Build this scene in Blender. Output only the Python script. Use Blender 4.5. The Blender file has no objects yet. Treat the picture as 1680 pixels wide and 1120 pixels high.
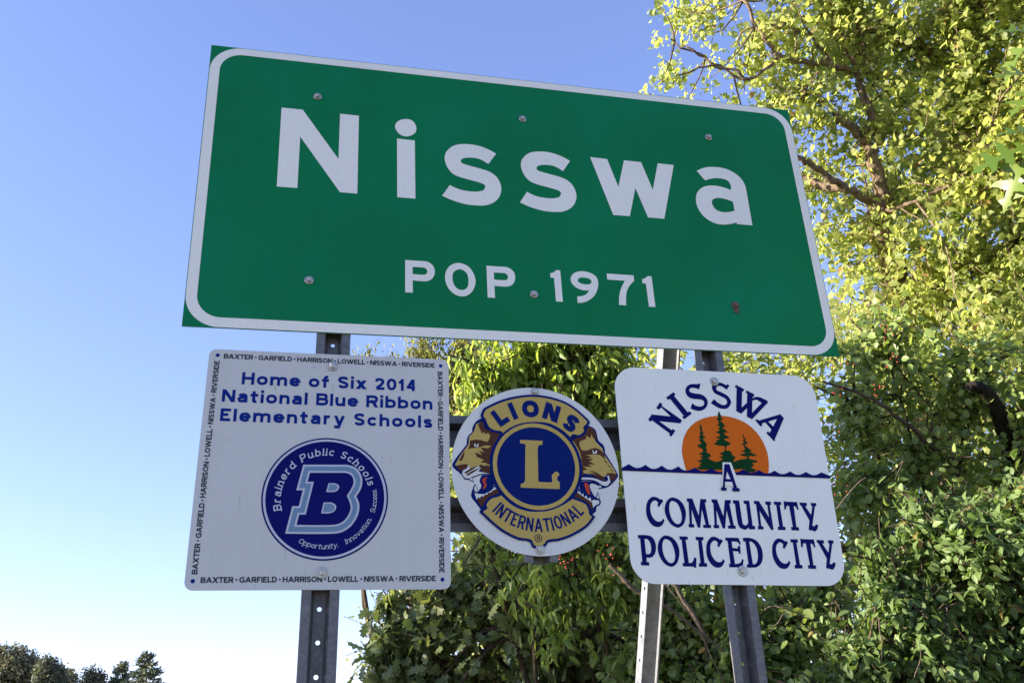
import bpy, math, random
import numpy as np
from mathutils import Vector, Matrix
from mathutils.geometry import delaunay_2d_cdt

R = math.radians
scene = bpy.context.scene
col = scene.collection
random.seed(7)
rng = np.random.default_rng(11)
U = 0.03048            # sign drawing unit, in metres
SZ = 2.60              # height of the lower edge of the green sign

# ------------------------------------------------------------------ camera
cd = bpy.data.cameras.new('camera')
cam = bpy.data.objects.new('camera', cd)
col.objects.link(cam)
cd.sensor_width = 36.0
cd.lens = 36.0 * 1481.0 / 1680.0
cd.clip_start = 0.05
cd.clip_end = 2000.0
rx = Vector((0.97357759, -0.2229792, -0.04926404))
dn = Vector((0.04507906, 0.39915278, -0.91577559))
fw = Vector((0.22386278, 0.88935782, 0.3986579))
cam.matrix_world = Matrix(((rx.x, -dn.x, -fw.x, 0.30714), (rx.y, -dn.y, -fw.y, -2.22338),
                           (rx.z, -dn.z, -fw.z, SZ - 0.99647), (0, 0, 0, 1)))
scene.camera = cam

# ------------------------------------------------------------------ light
SUN_EL = R(16.0)
SUN_AZ = Vector((-1.0, 0.05, 0)).normalized()
sun_dir = Vector((SUN_AZ.x * math.cos(SUN_EL), SUN_AZ.y * math.cos(SUN_EL), math.sin(SUN_EL)))
world = bpy.data.worlds.new('World')
scene.world = world
world.use_nodes = True
wn = world.node_tree
sky = wn.nodes.new('ShaderNodeTexSky')
sky.sky_type = 'NISHITA'
sky.sun_disc = False
sky.sun_elevation = SUN_EL
sky.sun_rotation = math.atan2(SUN_AZ.x, SUN_AZ.y)
sky.altitude = 300
sky.air_density = 1.0
sky.dust_density = 0.4
sky.ozone_density = 3.0
wb = wn.nodes.new('ShaderNodeMix')          # the camera's cool white balance
wb.data_type = 'RGBA'; wb.blend_type = 'MULTIPLY'; wb.inputs[0].default_value = 1.0
wb.inputs[7].default_value = (1.13, 1.0, 1.27, 1)
gm = wn.nodes.new('ShaderNodeGamma')        # soft shoulder of the camera's tone curve, the same in every direction
gm.inputs[1].default_value = 0.84
wn.links.new(sky.outputs[0], gm.inputs[0])
wn.links.new(gm.outputs[0], wb.inputs[6])
wn.links.new(wb.outputs[2], wn.nodes['Background'].inputs['Color'])
wn.nodes['Background'].inputs['Strength'].default_value = 0.105
sl = bpy.data.lights.new('sun', 'SUN')
sl.energy = 5.0
sl.angle = R(0.5)
sl.color = (1.0, 0.86, 0.66)
sun = bpy.data.objects.new('sun', sl)
sun.rotation_euler = (-sun_dir).to_track_quat('-Z', 'Y').to_euler()
sun.location = (-10, 1, 12)
col.objects.link(sun)
scene.view_settings.view_transform = 'Standard'
scene.view_settings.look = 'None'
scene.view_settings.gamma = 1.0
scene.view_settings.use_curve_mapping = False
scene.view_settings.exposure = 1.9

# ------------------------------------------------------------------ helpers
def tag(o, label=None, cat=None, group=None, kind=None):
    if label: o['label'] = label
    if cat: o['category'] = cat
    if group: o['group'] = group
    if kind: o['kind'] = kind
    return o

def empty(name, loc=(0, 0, 0), label=None, cat=None, group=None):
    o = bpy.data.objects.new(name, None)
    o.empty_display_size = 0.2
    o.location = loc
    col.objects.link(o)
    return tag(o, label, cat, group)

def mesh_obj(name, verts, faces, mat, parent=None, smooth=False, kind=None):
    me = bpy.data.meshes.new(name)
    me.from_pydata([tuple(v) for v in verts], [], [tuple(f) for f in faces])
    if mat: me.materials.append(mat)
    if smooth:
        me.polygons.foreach_set('use_smooth', [True] * len(me.polygons))
    me.update()
    o = bpy.data.objects.new(name, me)
    col.objects.link(o)
    if parent: o.parent = parent
    if kind: o['kind'] = kind
    return o

def np_obj(name, V, F, mat, parent=None, smooth=False, kind=None, tint=None):
    """V (n,3) float array, F (m,k) int array with k = 3 or 4"""
    me = bpy.data.meshes.new(name)
    me.vertices.add(len(V))
    me.vertices.foreach_set('co', np.ascontiguousarray(V, dtype=np.float32).ravel())
    k = F.shape[1]
    me.loops.add(F.size)
    me.loops.foreach_set('vertex_index', np.ascontiguousarray(F, dtype=np.int32).ravel())
    me.polygons.add(len(F))
    me.polygons.foreach_set('loop_start', np.arange(0, F.size, k, dtype=np.int32))
    me.update(calc_edges=True)
    if smooth:
        me.polygons.foreach_set('use_smooth', np.ones(len(F), dtype=bool))
    if tint is not None:
        a = me.attributes.new('tint', 'FLOAT', 'POINT')
        a.data.foreach_set('value', tint.astype(np.float32))
    if mat: me.materials.append(mat)
    o = bpy.data.objects.new(name, me)
    col.objects.link(o)
    if parent: o.parent = parent
    if kind: o['kind'] = kind
    return o

# ------------------------------------------------------------------ materials
def new_mat(name):
    m = bpy.data.materials.new(name)
    m.use_nodes = True
    nt = m.node_tree
    return m, nt, nt.nodes['Principled BSDF']

def noise(nt, scale, detail=3, rough=0.5, coord='Object'):
    tc = nt.nodes.new('ShaderNodeTexCoord')
    n = nt.nodes.new('ShaderNodeTexNoise')
    n.inputs['Scale'].default_value = scale
    n.inputs['Detail'].default_value = detail
    n.inputs['Roughness'].default_value = rough
    nt.links.new(tc.outputs[coord], n.inputs['Vector'])
    return n

def ramp(nt, src, stops):
    r = nt.nodes.new('ShaderNodeValToRGB')
    el = r.color_ramp.elements
    while len(el) > len(stops): el.remove(el[-1])
    while len(el) < len(stops): el.new(0.5)
    for e, (p, c) in zip(el, stops):
        e.position = p
        e.color = (*c, 1)
    nt.links.new(src, r.inputs['Fac'])
    return r

def mixc(nt, fac, a, b, mode='MIX'):
    m = nt.nodes.new('ShaderNodeMix')
    m.data_type = 'RGBA'
    m.blend_type = mode
    for idx, v in ((0, fac), (6, a), (7, b)):
        if hasattr(v, 'links'): nt.links.new(v, m.inputs[idx])
        elif idx == 0: m.inputs[0].default_value = v
        else: m.inputs[idx].default_value = (*v, 1)
    return m.outputs[2]

def bump(nt, src, strength, dist, bsdf):
    b = nt.nodes.new('ShaderNodeBump')
    b.inputs['Strength'].default_value = strength
    b.inputs['Distance'].default_value = dist
    nt.links.new(src, b.inputs['Height'])
    nt.links.new(b.outputs[0], bsdf.inputs['Normal'])

def sheeting(name, c, rough=0.38, grain=0.10, blotch=0.08, spec=0.5, dirt=0.0, cells=330):
    """retroreflective film: very fine bead grain, faint large-scale unevenness, specks of dirt"""
    m, nt, b = new_mat(name)
    g = noise(nt, cells, 1, 0.4)
    gr = ramp(nt, g.outputs[0], [(0.3, (1 - grain,) * 3), (0.7, (1 + grain * 0.0,) * 3)])
    l = noise(nt, 2.3, 4, 0.55)
    lr = ramp(nt, l.outputs[0], [(0.35, (1 - blotch,) * 3), (0.68, (1, 1, 1))])
    x = mixc(nt, 1.0, c, gr.outputs[0], 'MULTIPLY')
    x = mixc(nt, 1.0, x, lr.outputs[0], 'MULTIPLY')
    if dirt:
        tc = nt.nodes.new('ShaderNodeTexCoord')
        mp = nt.nodes.new('ShaderNodeMapping')
        mp.inputs['Scale'].default_value = (1.6, 1.6, 0.45)
        n = nt.nodes.new('ShaderNodeTexNoise')
        n.inputs['Scale'].default_value = 38
        n.inputs['Detail'].default_value = 5
        nt.links.new(tc.outputs['Object'], mp.inputs[0])
        nt.links.new(mp.outputs[0], n.inputs['Vector'])
        dr = ramp(nt, n.outputs[0], [(0.645, (0, 0, 0)), (0.74, (dirt,) * 3)])
        x = mixc(nt, dr.outputs[0], x, (c[0] * 0.55, c[1] * 0.55, c[2] * 0.5))
    if dirt:                       # faint wiped-down grime, drawn out downwards
        tc2 = nt.nodes.new('ShaderNodeTexCoord')
        mp2 = nt.nodes.new('ShaderNodeMapping')
        mp2.inputs['Scale'].default_value = (9, 9, 1.3)
        n3 = nt.nodes.new('ShaderNodeTexNoise')
        n3.inputs['Scale'].default_value = 2.2
        n3.inputs['Detail'].default_value = 7
        n3.inputs['Roughness'].default_value = 0.65
        nt.links.new(tc2.outputs['Object'], mp2.inputs[0])
        nt.links.new(mp2.outputs[0], n3.inputs['Vector'])
        g3 = ramp(nt, n3.outputs[0], [(0.45, (0, 0, 0)), (0.78, (0.22,) * 3)])
        x = mixc(nt, g3.outputs[0], x, (c[0] * 0.72, c[1] * 0.72, c[2] * 0.64))
    if name == 'green_sheeting':   # reflections painted into the green as bluish blotches, plus pale specks
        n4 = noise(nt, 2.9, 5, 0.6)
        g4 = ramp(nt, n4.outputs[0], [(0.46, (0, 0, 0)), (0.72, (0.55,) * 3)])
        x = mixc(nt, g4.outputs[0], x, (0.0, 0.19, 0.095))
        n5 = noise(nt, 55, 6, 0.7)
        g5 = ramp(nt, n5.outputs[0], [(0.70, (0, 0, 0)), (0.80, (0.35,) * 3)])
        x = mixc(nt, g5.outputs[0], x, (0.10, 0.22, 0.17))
    nt.links.new(x, b.inputs['Base Color'])
    b.inputs['Roughness'].default_value = rough
    b.inputs['Specular IOR Level'].default_value = spec
    n2 = noise(nt, 9, 2)
    bump(nt, n2.outputs[0], 0.06, 0.01, b)
    return m

M = {}
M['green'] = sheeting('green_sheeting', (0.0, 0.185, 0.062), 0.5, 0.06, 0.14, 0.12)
M['legend'] = sheeting('legend_sheeting', (0.84, 0.83, 0.74), 0.42, 0.13, 0.06)
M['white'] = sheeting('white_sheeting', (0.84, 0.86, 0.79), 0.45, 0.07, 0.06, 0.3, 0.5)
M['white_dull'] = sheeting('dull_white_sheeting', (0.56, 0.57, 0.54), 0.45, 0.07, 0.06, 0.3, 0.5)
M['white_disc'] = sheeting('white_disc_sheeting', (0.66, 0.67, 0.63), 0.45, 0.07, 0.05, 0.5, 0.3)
M['royal'] = sheeting('royal_blue_print', (0.004, 0.022, 0.20), 0.5, 0.10, 0.05, 0.05)
M['navy'] = sheeting('navy_print', (0.004, 0.006, 0.115), 0.5, 0.10, 0.05, 0.05)
M['navyd'] = sheeting('emblem_blue_print', (0.002, 0.014, 0.13), 0.5, 0.10, 0.05, 0.05)
M['char'] = sheeting('charcoal_print', (0.035, 0.04, 0.06), 0.5, 0.10, 0.05, 0.05)
M['steelblue'] = sheeting('steel_blue_print', (0.16, 0.26, 0.38), 0.5, 0.10, 0.05, 0.05)
M['pale'] = sheeting('pale_print', (0.50, 0.53, 0.62), 0.5, 0.10, 0.05, 0.05)
M['gold'] = sheeting('gold_print', (0.50, 0.37, 0.11), 0.5, 0.14, 0.06, 0.05)
M['brown'] = sheeting('brown_print', (0.085, 0.035, 0.022), 0.5, 0.10, 0.05, 0.05)
M['orange'] = sheeting('orange_print', (0.72, 0.15, 0.012), 0.5, 0.16, 0.12, 0.05)
M['fir'] = sheeting('dark_green_print', (0.004, 0.045, 0.012), 0.5, 0.10, 0.05, 0.05)
M['red'] = sheeting('red_print', (0.50, 0.06, 0.03), 0.5, 0.10, 0.05, 0.05)

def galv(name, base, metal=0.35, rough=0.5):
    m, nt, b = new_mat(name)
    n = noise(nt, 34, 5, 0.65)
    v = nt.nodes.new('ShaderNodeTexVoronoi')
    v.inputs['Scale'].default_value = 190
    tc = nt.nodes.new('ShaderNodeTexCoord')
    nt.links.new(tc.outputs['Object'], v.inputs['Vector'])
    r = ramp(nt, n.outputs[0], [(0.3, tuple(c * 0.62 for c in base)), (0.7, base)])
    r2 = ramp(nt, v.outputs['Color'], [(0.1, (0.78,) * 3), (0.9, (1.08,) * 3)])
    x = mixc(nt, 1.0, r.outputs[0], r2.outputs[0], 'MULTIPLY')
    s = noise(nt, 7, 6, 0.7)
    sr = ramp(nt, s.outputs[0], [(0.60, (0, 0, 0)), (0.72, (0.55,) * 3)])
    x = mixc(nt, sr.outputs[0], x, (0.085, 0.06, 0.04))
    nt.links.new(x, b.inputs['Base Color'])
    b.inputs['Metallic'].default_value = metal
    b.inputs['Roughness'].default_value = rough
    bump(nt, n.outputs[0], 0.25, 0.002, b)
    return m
M['galv'] = galv('weathered_galvanised_steel', (0.17, 0.172, 0.175))
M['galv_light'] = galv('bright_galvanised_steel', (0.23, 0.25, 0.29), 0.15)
M['alu'] = galv('aluminium_sheet', (0.36, 0.37, 0.39), 0.5, 0.42)
M['zinc'] = galv('zinc_bolt', (0.50, 0.48, 0.42), 0.75, 0.30)
M['rust'] = galv('rusty_bolt', (0.16, 0.11, 0.08), 0.3, 0.6)
m, nt, b = new_mat('dark_hole'); b.inputs['Base Color'].default_value = (0.02, 0.02, 0.02, 1); M['dark'] = m

def bark(name, c1, c2, scale=9):
    m, nt, b = new_mat(name)
    tc = nt.nodes.new('ShaderNodeTexCoord')
    mp = nt.nodes.new('ShaderNodeMapping')
    mp.inputs['Scale'].default_value = (1, 1, 0.28)
    n = nt.nodes.new('ShaderNodeTexNoise')
    n.inputs['Scale'].default_value = scale * 3
    n.inputs['Detail'].default_value = 8
    n.inputs['Roughness'].default_value = 0.65
    nt.links.new(tc.outputs['Object'], mp.inputs[0])
    nt.links.new(mp.outputs[0], n.inputs['Vector'])
    r = ramp(nt, n.outputs[0], [(0.35, c1), (0.65, c2)])
    nt.links.new(r.outputs[0], b.inputs['Base Color'])
    b.inputs['Roughness'].default_value = 0.9
    b.inputs['Specular IOR Level'].default_value = 0.2
    bump(nt, n.outputs[0], 0.9, 0.02, b)
    return m
M['bark'] = bark('grey_brown_bark', (0.075, 0.055, 0.04), (0.24, 0.18, 0.13))
M['bark_dark'] = bark('dark_bark', (0.03, 0.024, 0.018), (0.11, 0.085, 0.06))
M['char_bark'] = bark('blackened_bark', (0.008, 0.007, 0.007), (0.03, 0.025, 0.022))
M['dead'] = bark('dead_twig', (0.07, 0.055, 0.045), (0.19, 0.155, 0.125), 20)

def leaf_mat(name, lo, hi, tlo, thi, trans=0.45, rough=0.5, dry=None):
    m, nt, b = new_mat(name)
    at = nt.nodes.new('ShaderNodeAttribute')
    at.attribute_name = 'tint'
    st = [(0.0, lo), (0.9, hi)]; st2 = [(0.0, tlo), (0.9, thi)]
    if dry:
        st.append((1.0, dry)); st2.append((1.0, dry))
    r = ramp(nt, at.outputs['Fac'], st)
    r2 = ramp(nt, at.outputs['Fac'], st2)
    nt.links.new(r.outputs[0], b.inputs['Base Color'])
    b.inputs['Roughness'].default_value = rough
    b.inputs['Specular IOR Level'].default_value = 0.45
    t = nt.nodes.new('ShaderNodeBsdfTranslucent')
    nt.links.new(r2.outputs[0], t.inputs['Color'])
    mx = nt.nodes.new('ShaderNodeMixShader')
    mx.inputs[0].default_value = trans
    nt.links.new(b.outputs[0], mx.inputs[1])
    nt.links.new(t.outputs[0], mx.inputs[2])
    nt.links.new(mx.outputs[0], nt.nodes['Material Output'].inputs['Surface'])
    return m
M['leaf_linden'] = leaf_mat('linden_leaf', (0.10, 0.155, 0.035), (0.34, 0.37, 0.12), (0.30, 0.44, 0.06), (0.84, 0.86, 0.24), 0.57, 0.5, (0.34, 0.24, 0.08))
M['leaf_shrub'] = leaf_mat('buckthorn_leaf', (0.124, 0.195, 0.062), (0.276, 0.351, 0.111), (0.248, 0.390, 0.062), (0.524, 0.598, 0.099), 0.38, 0.42, (0.30, 0.22, 0.06))
M['leaf_dogwood'] = leaf_mat('dogwood_leaf', (0.083, 0.143, 0.050), (0.176, 0.256, 0.081), (0.155, 0.277, 0.041), (0.289, 0.410, 0.060), 0.36, 0.52, (0.22, 0.17, 0.05))
M['leaf_ash'] = leaf_mat('ash_leaf', (0.102, 0.180, 0.040), (0.254, 0.324, 0.080), (0.382, 0.576, 0.057), (0.700, 0.780, 0.114), 0.45, 0.42)
M['leaf_oak'] = leaf_mat('oak_leaf', (0.122, 0.172, 0.076), (0.256, 0.299, 0.120), (0.195, 0.287, 0.055), (0.366, 0.414, 0.087), 0.32, 0.40, (0.32, 0.26, 0.14))
M['leaf_redoak'] = leaf_mat('red_oak_leaf', (0.058, 0.113, 0.014), (0.138, 0.198, 0.029), (0.138, 0.227, 0.019), (0.275, 0.321, 0.039), 0.35, 0.38)
M['leaf_willow'] = leaf_mat('willow_leaf', (0.12, 0.15, 0.03), (0.24, 0.25, 0.06), (0.24, 0.28, 0.04), (0.42, 0.42, 0.08), 0.45, 0.5)
M['leaf_back'] = leaf_mat('background_leaf', (0.140, 0.198, 0.057), (0.356, 0.372, 0.103), (0.432, 0.564, 0.068), (0.900, 0.900, 0.228), 0.5, 0.5, (0.40, 0.28, 0.10))
M['leaf_far'] = leaf_mat('far_leaf', (0.117, 0.138, 0.094), (0.233, 0.220, 0.136), (0.082, 0.110, 0.042), (0.163, 0.165, 0.052), 0.25, 0.6, (0.19, 0.13, 0.06))
M['needle'] = leaf_mat('pine_needle', (0.09, 0.12, 0.09), (0.17, 0.19, 0.12), (0.05, 0.08, 0.03), (0.10, 0.12, 0.05), 0.2, 0.6)
m, nt, b = new_mat('red_berry'); b.inputs['Base Color'].default_value = (0.35, 0.035, 0.02, 1); b.inputs['Roughness'].default_value = 0.35; M['berry'] = m

# ------------------------------------------------------------------ setting: ground and road
def grass_mat():
    m, nt, b = new_mat('grass_ground')
    n = noise(nt, 0.8, 8, 0.65)
    r = ramp(nt, n.outputs[0], [(0.3, (0.09, 0.11, 0.035)), (0.7, (0.20, 0.18, 0.08))])
    nt.links.new(r.outputs[0], b.inputs['Base Color'])
    b.inputs['Roughness'].default_value = 0.95
    bump(nt, n.outputs[0], 0.6, 0.05, b)
    return m
M['grass'] = grass_mat()
m, nt, b = new_mat('asphalt')
n = noise(nt, 60, 6, 0.7)
r = ramp(nt, n.outputs[0], [(0.3, (0.035, 0.035, 0.036)), (0.7, (0.075, 0.073, 0.07))])
nt.links.new(r.outputs[0], b.inputs['Base Color']); b.inputs['Roughness'].default_value = 0.9
bump(nt, n.outputs[0], 0.4, 0.01, b)
M['asphalt'] = m
m, nt, b = new_mat('road_paint'); b.inputs['Base Color'].default_value = (0.7, 0.7, 0.68, 1); M['paint'] = m

def disc(name, r, z, mat, n=64):
    vs = [(0, 0, z)] + [(r * math.cos(6.28318 * i / n), r * math.sin(6.28318 * i / n), z) for i in range(n)]
    fs = [(0, 1 + i, 1 + (i + 1) % n) for i in range(n)]
    return mesh_obj(name, vs, fs, mat)
tag(disc('ground', 900, 0.0, M['grass']), kind='structure')
def strip(name, x0, x1, y0, y1, z, mat):
    o = mesh_obj(name, [(x0, y0, z), (x1, y0, z), (x1, y1, z), (x0, y1, z)], [(0, 1, 2, 3)], mat)
    return tag(o, kind='structure')
strip('road', -10.5, -3.0, -300, 300, 0.012, M['asphalt'])
m, nt, b = new_mat('gravel')
n = noise(nt, 40, 8, 0.8)
r = ramp(nt, n.outputs[0], [(0.3, (0.22, 0.19, 0.16)), (0.7, (0.42, 0.38, 0.33))])
nt.links.new(r.outputs[0], b.inputs['Base Color']); b.inputs['Roughness'].default_value = 0.95
bump(nt, n.outputs[0], 0.8, 0.02, b)
M['gravel'] = m
strip('gravel_bounce_strip', -3.0, -0.6, -300, 300, 0.008, M['gravel'])  # unseen pale gravel, added to bounce sunlight up onto the sign faces
strip('road_edge_marking', -3.55, -3.43, -300, 300, 0.017, M['paint'])

# ------------------------------------------------------------------ flat shapes: outlines with smooth runs, cut into triangles
def ring(s, sub=7):
    P = []
    for t in s.split():
        sm = t[0] == '~'
        x, y = t.lstrip('~').split(',')
        P.append((float(x), float(y), sm))
    n = len(P)
    T = []
    for i in range(n):
        if P[i][2]:
            dx = P[(i + 1) % n][0] - P[i - 1][0]; dy = P[(i + 1) % n][1] - P[i - 1][1]
            l = math.hypot(dx, dy) or 1
            T.append((dx / l, dy / l))
        else: T.append(None)
    out = []
    for i in range(n):
        a, b = P[i], P[(i + 1) % n]
        out.append((a[0], a[1]))
        if a[2] or b[2]:
            dx, dy = b[0] - a[0], b[1] - a[1]
            L = math.hypot(dx, dy)
            ta = (T[i][0] * L, T[i][1] * L) if a[2] else None
            tb = (T[(i + 1) % n][0] * L, T[(i + 1) % n][1] * L) if b[2] else None
            if ta is None: ta = (1.5 * dx - 0.5 * tb[0], 1.5 * dy - 0.5 * tb[1])
            if tb is None: tb = (1.5 * dx - 0.5 * ta[0], 1.5 * dy - 0.5 * ta[1])
            for k in range(1, sub):
                u = k / sub
                h00 = 2*u**3 - 3*u**2 + 1; h10 = u**3 - 2*u**2 + u; h01 = -2*u**3 + 3*u**2; h11 = u**3 - u**2
                out.append((h00*a[0] + h10*ta[0] + h01*b[0] + h11*tb[0], h00*a[1] + h10*ta[1] + h01*b[1] + h11*tb[1]))
    return out

def circle(cx, cy, r, n=64):
    return [(cx + r * math.cos(2 * math.pi * i / n), cy + r * math.sin(2 * math.pi * i / n)) for i in range(n)]

def inside(poly, pts):
    P = np.asarray(poly); x, y = pts[:, 0], pts[:, 1]
    c = np.zeros(len(pts), bool)
    x0, y0 = P[:, 0], P[:, 1]; x1, y1 = np.roll(x0, -1), np.roll(y0, -1)
    for i in range(len(P)):
        if y0[i] == y1[i]: continue
        cr = ((y0[i] > y) != (y1[i] > y)) & (x < (x1[i] - x0[i]) * (y - y0[i]) / (y1[i] - y0[i]) + x0[i])
        c ^= cr
    return c

def tri(rings, rule='eo'):
    """triangulate: 'eo' even-odd over all rings, 'union' of the rings"""
    vs, es = [], []
    for r_ in rings:
        o = len(vs); n = len(r_)
        vs += [Vector(p) for p in r_]
        es += [(o + i, o + (i + 1) % n) for i in range(n)]
    V, E, F, _, _, _ = delaunay_2d_cdt(vs, es, [], 0, 1e-6)
    V = np.array([(v.x, v.y) for v in V])
    F = np.array([f for f in F if len(f) == 3])
    c = V[F].mean(1)
    a = V[F]
    area = np.abs((a[:, 1, 0]-a[:, 0, 0])*(a[:, 2, 1]-a[:, 0, 1]) - (a[:, 2, 0]-a[:, 0, 0])*(a[:, 1, 1]-a[:, 0, 1]))
    if rule == 'eo':
        k = np.zeros(len(F), bool)
        for r_ in rings: k ^= inside(r_, c)
    else:
        k = np.zeros(len(F), bool)
        for r_ in rings: k |= inside(r_, c)
    F = F[k & (area > 1e-9)]
    s = (V[F][:, 1, 0]-V[F][:, 0, 0])*(V[F][:, 2, 1]-V[F][:, 0, 1]) - (V[F][:, 2, 0]-V[F][:, 0, 0])*(V[F][:, 1, 1]-V[F][:, 0, 1])
    F[s < 0] = F[s < 0][:, ::-1]
    return V, F

def film(name, VF, mat, parent, org, depth, kind=None):
    """flat film on a sign: plane coordinates in units, 'depth' metres in front of the panel face"""
    V, F = VF
    W = np.stack([(V[:, 0] - org[0]) * U, np.full(len(V), -depth), (V[:, 1] - org[1]) * U], 1)
    return np_obj(name, W, F, mat, parent, kind=kind)

def slab(name, outline, holes, th, mat_face, mat_edge, parent, org, y0=0.0, front_first=True):
    """a sheet th metres thick whose front face lies at y0 (towards -y)"""
    V, F = tri([outline] + holes)
    n = len(V)
    vs = [((v[0] - org[0]) * U, y0, (v[1] - org[1]) * U) for v in V] + [((v[0] - org[0]) * U, y0 + th, (v[1] - org[1]) * U) for v in V]
    fs = [tuple(f) for f in F] + [tuple(n + i for i in f[::-1]) for f in F]
    nf = len(F)
    cnt = {}
    for f in F:
        for i in range(3):
            e = (f[i], f[(i + 1) % 3]); cnt[e] = 1
    for (a, b_) in list(cnt):
        if (b_, a) not in cnt: fs.append((b_, a, a + n, b_ + n))
    o = mesh_obj(name, vs, fs, mat_face, parent)
    o.data.materials.append(mat_edge)
    idx = [0] * nf + [1] * (len(fs) - nf)
    o.data.polygons.foreach_set('material_index', idx)
    return o

def rquad(c, r, n=8):
    """rounded quad through corners c (list of 4, anticlockwise)"""
    out = []
    for i in range(4):
        p0, p1, p2 = np.array(c[i - 1]), np.array(c[i]), np.array(c[(i + 1) % 4])
        a = (p0 - p1) / np.linalg.norm(p0 - p1); b_ = (p2 - p1) / np.linalg.norm(p2 - p1)
        s, e = p1 + a * r, p1 + b_ * r
        cen = p1 + (a + b_) * r
        a0 = math.atan2(*(s - cen)[::-1]); a1 = math.atan2(*(e - cen)[::-1])
        while a1 < a0: a1 += 2 * math.pi
        if a1 - a0 > math.pi: a1 -= 2 * math.pi
        for k in range(n + 1):
            t = a0 + (a1 - a0) * k / n
            out.append(tuple(cen + r * np.array((math.cos(t), math.sin(t)))))
    return out

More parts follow.
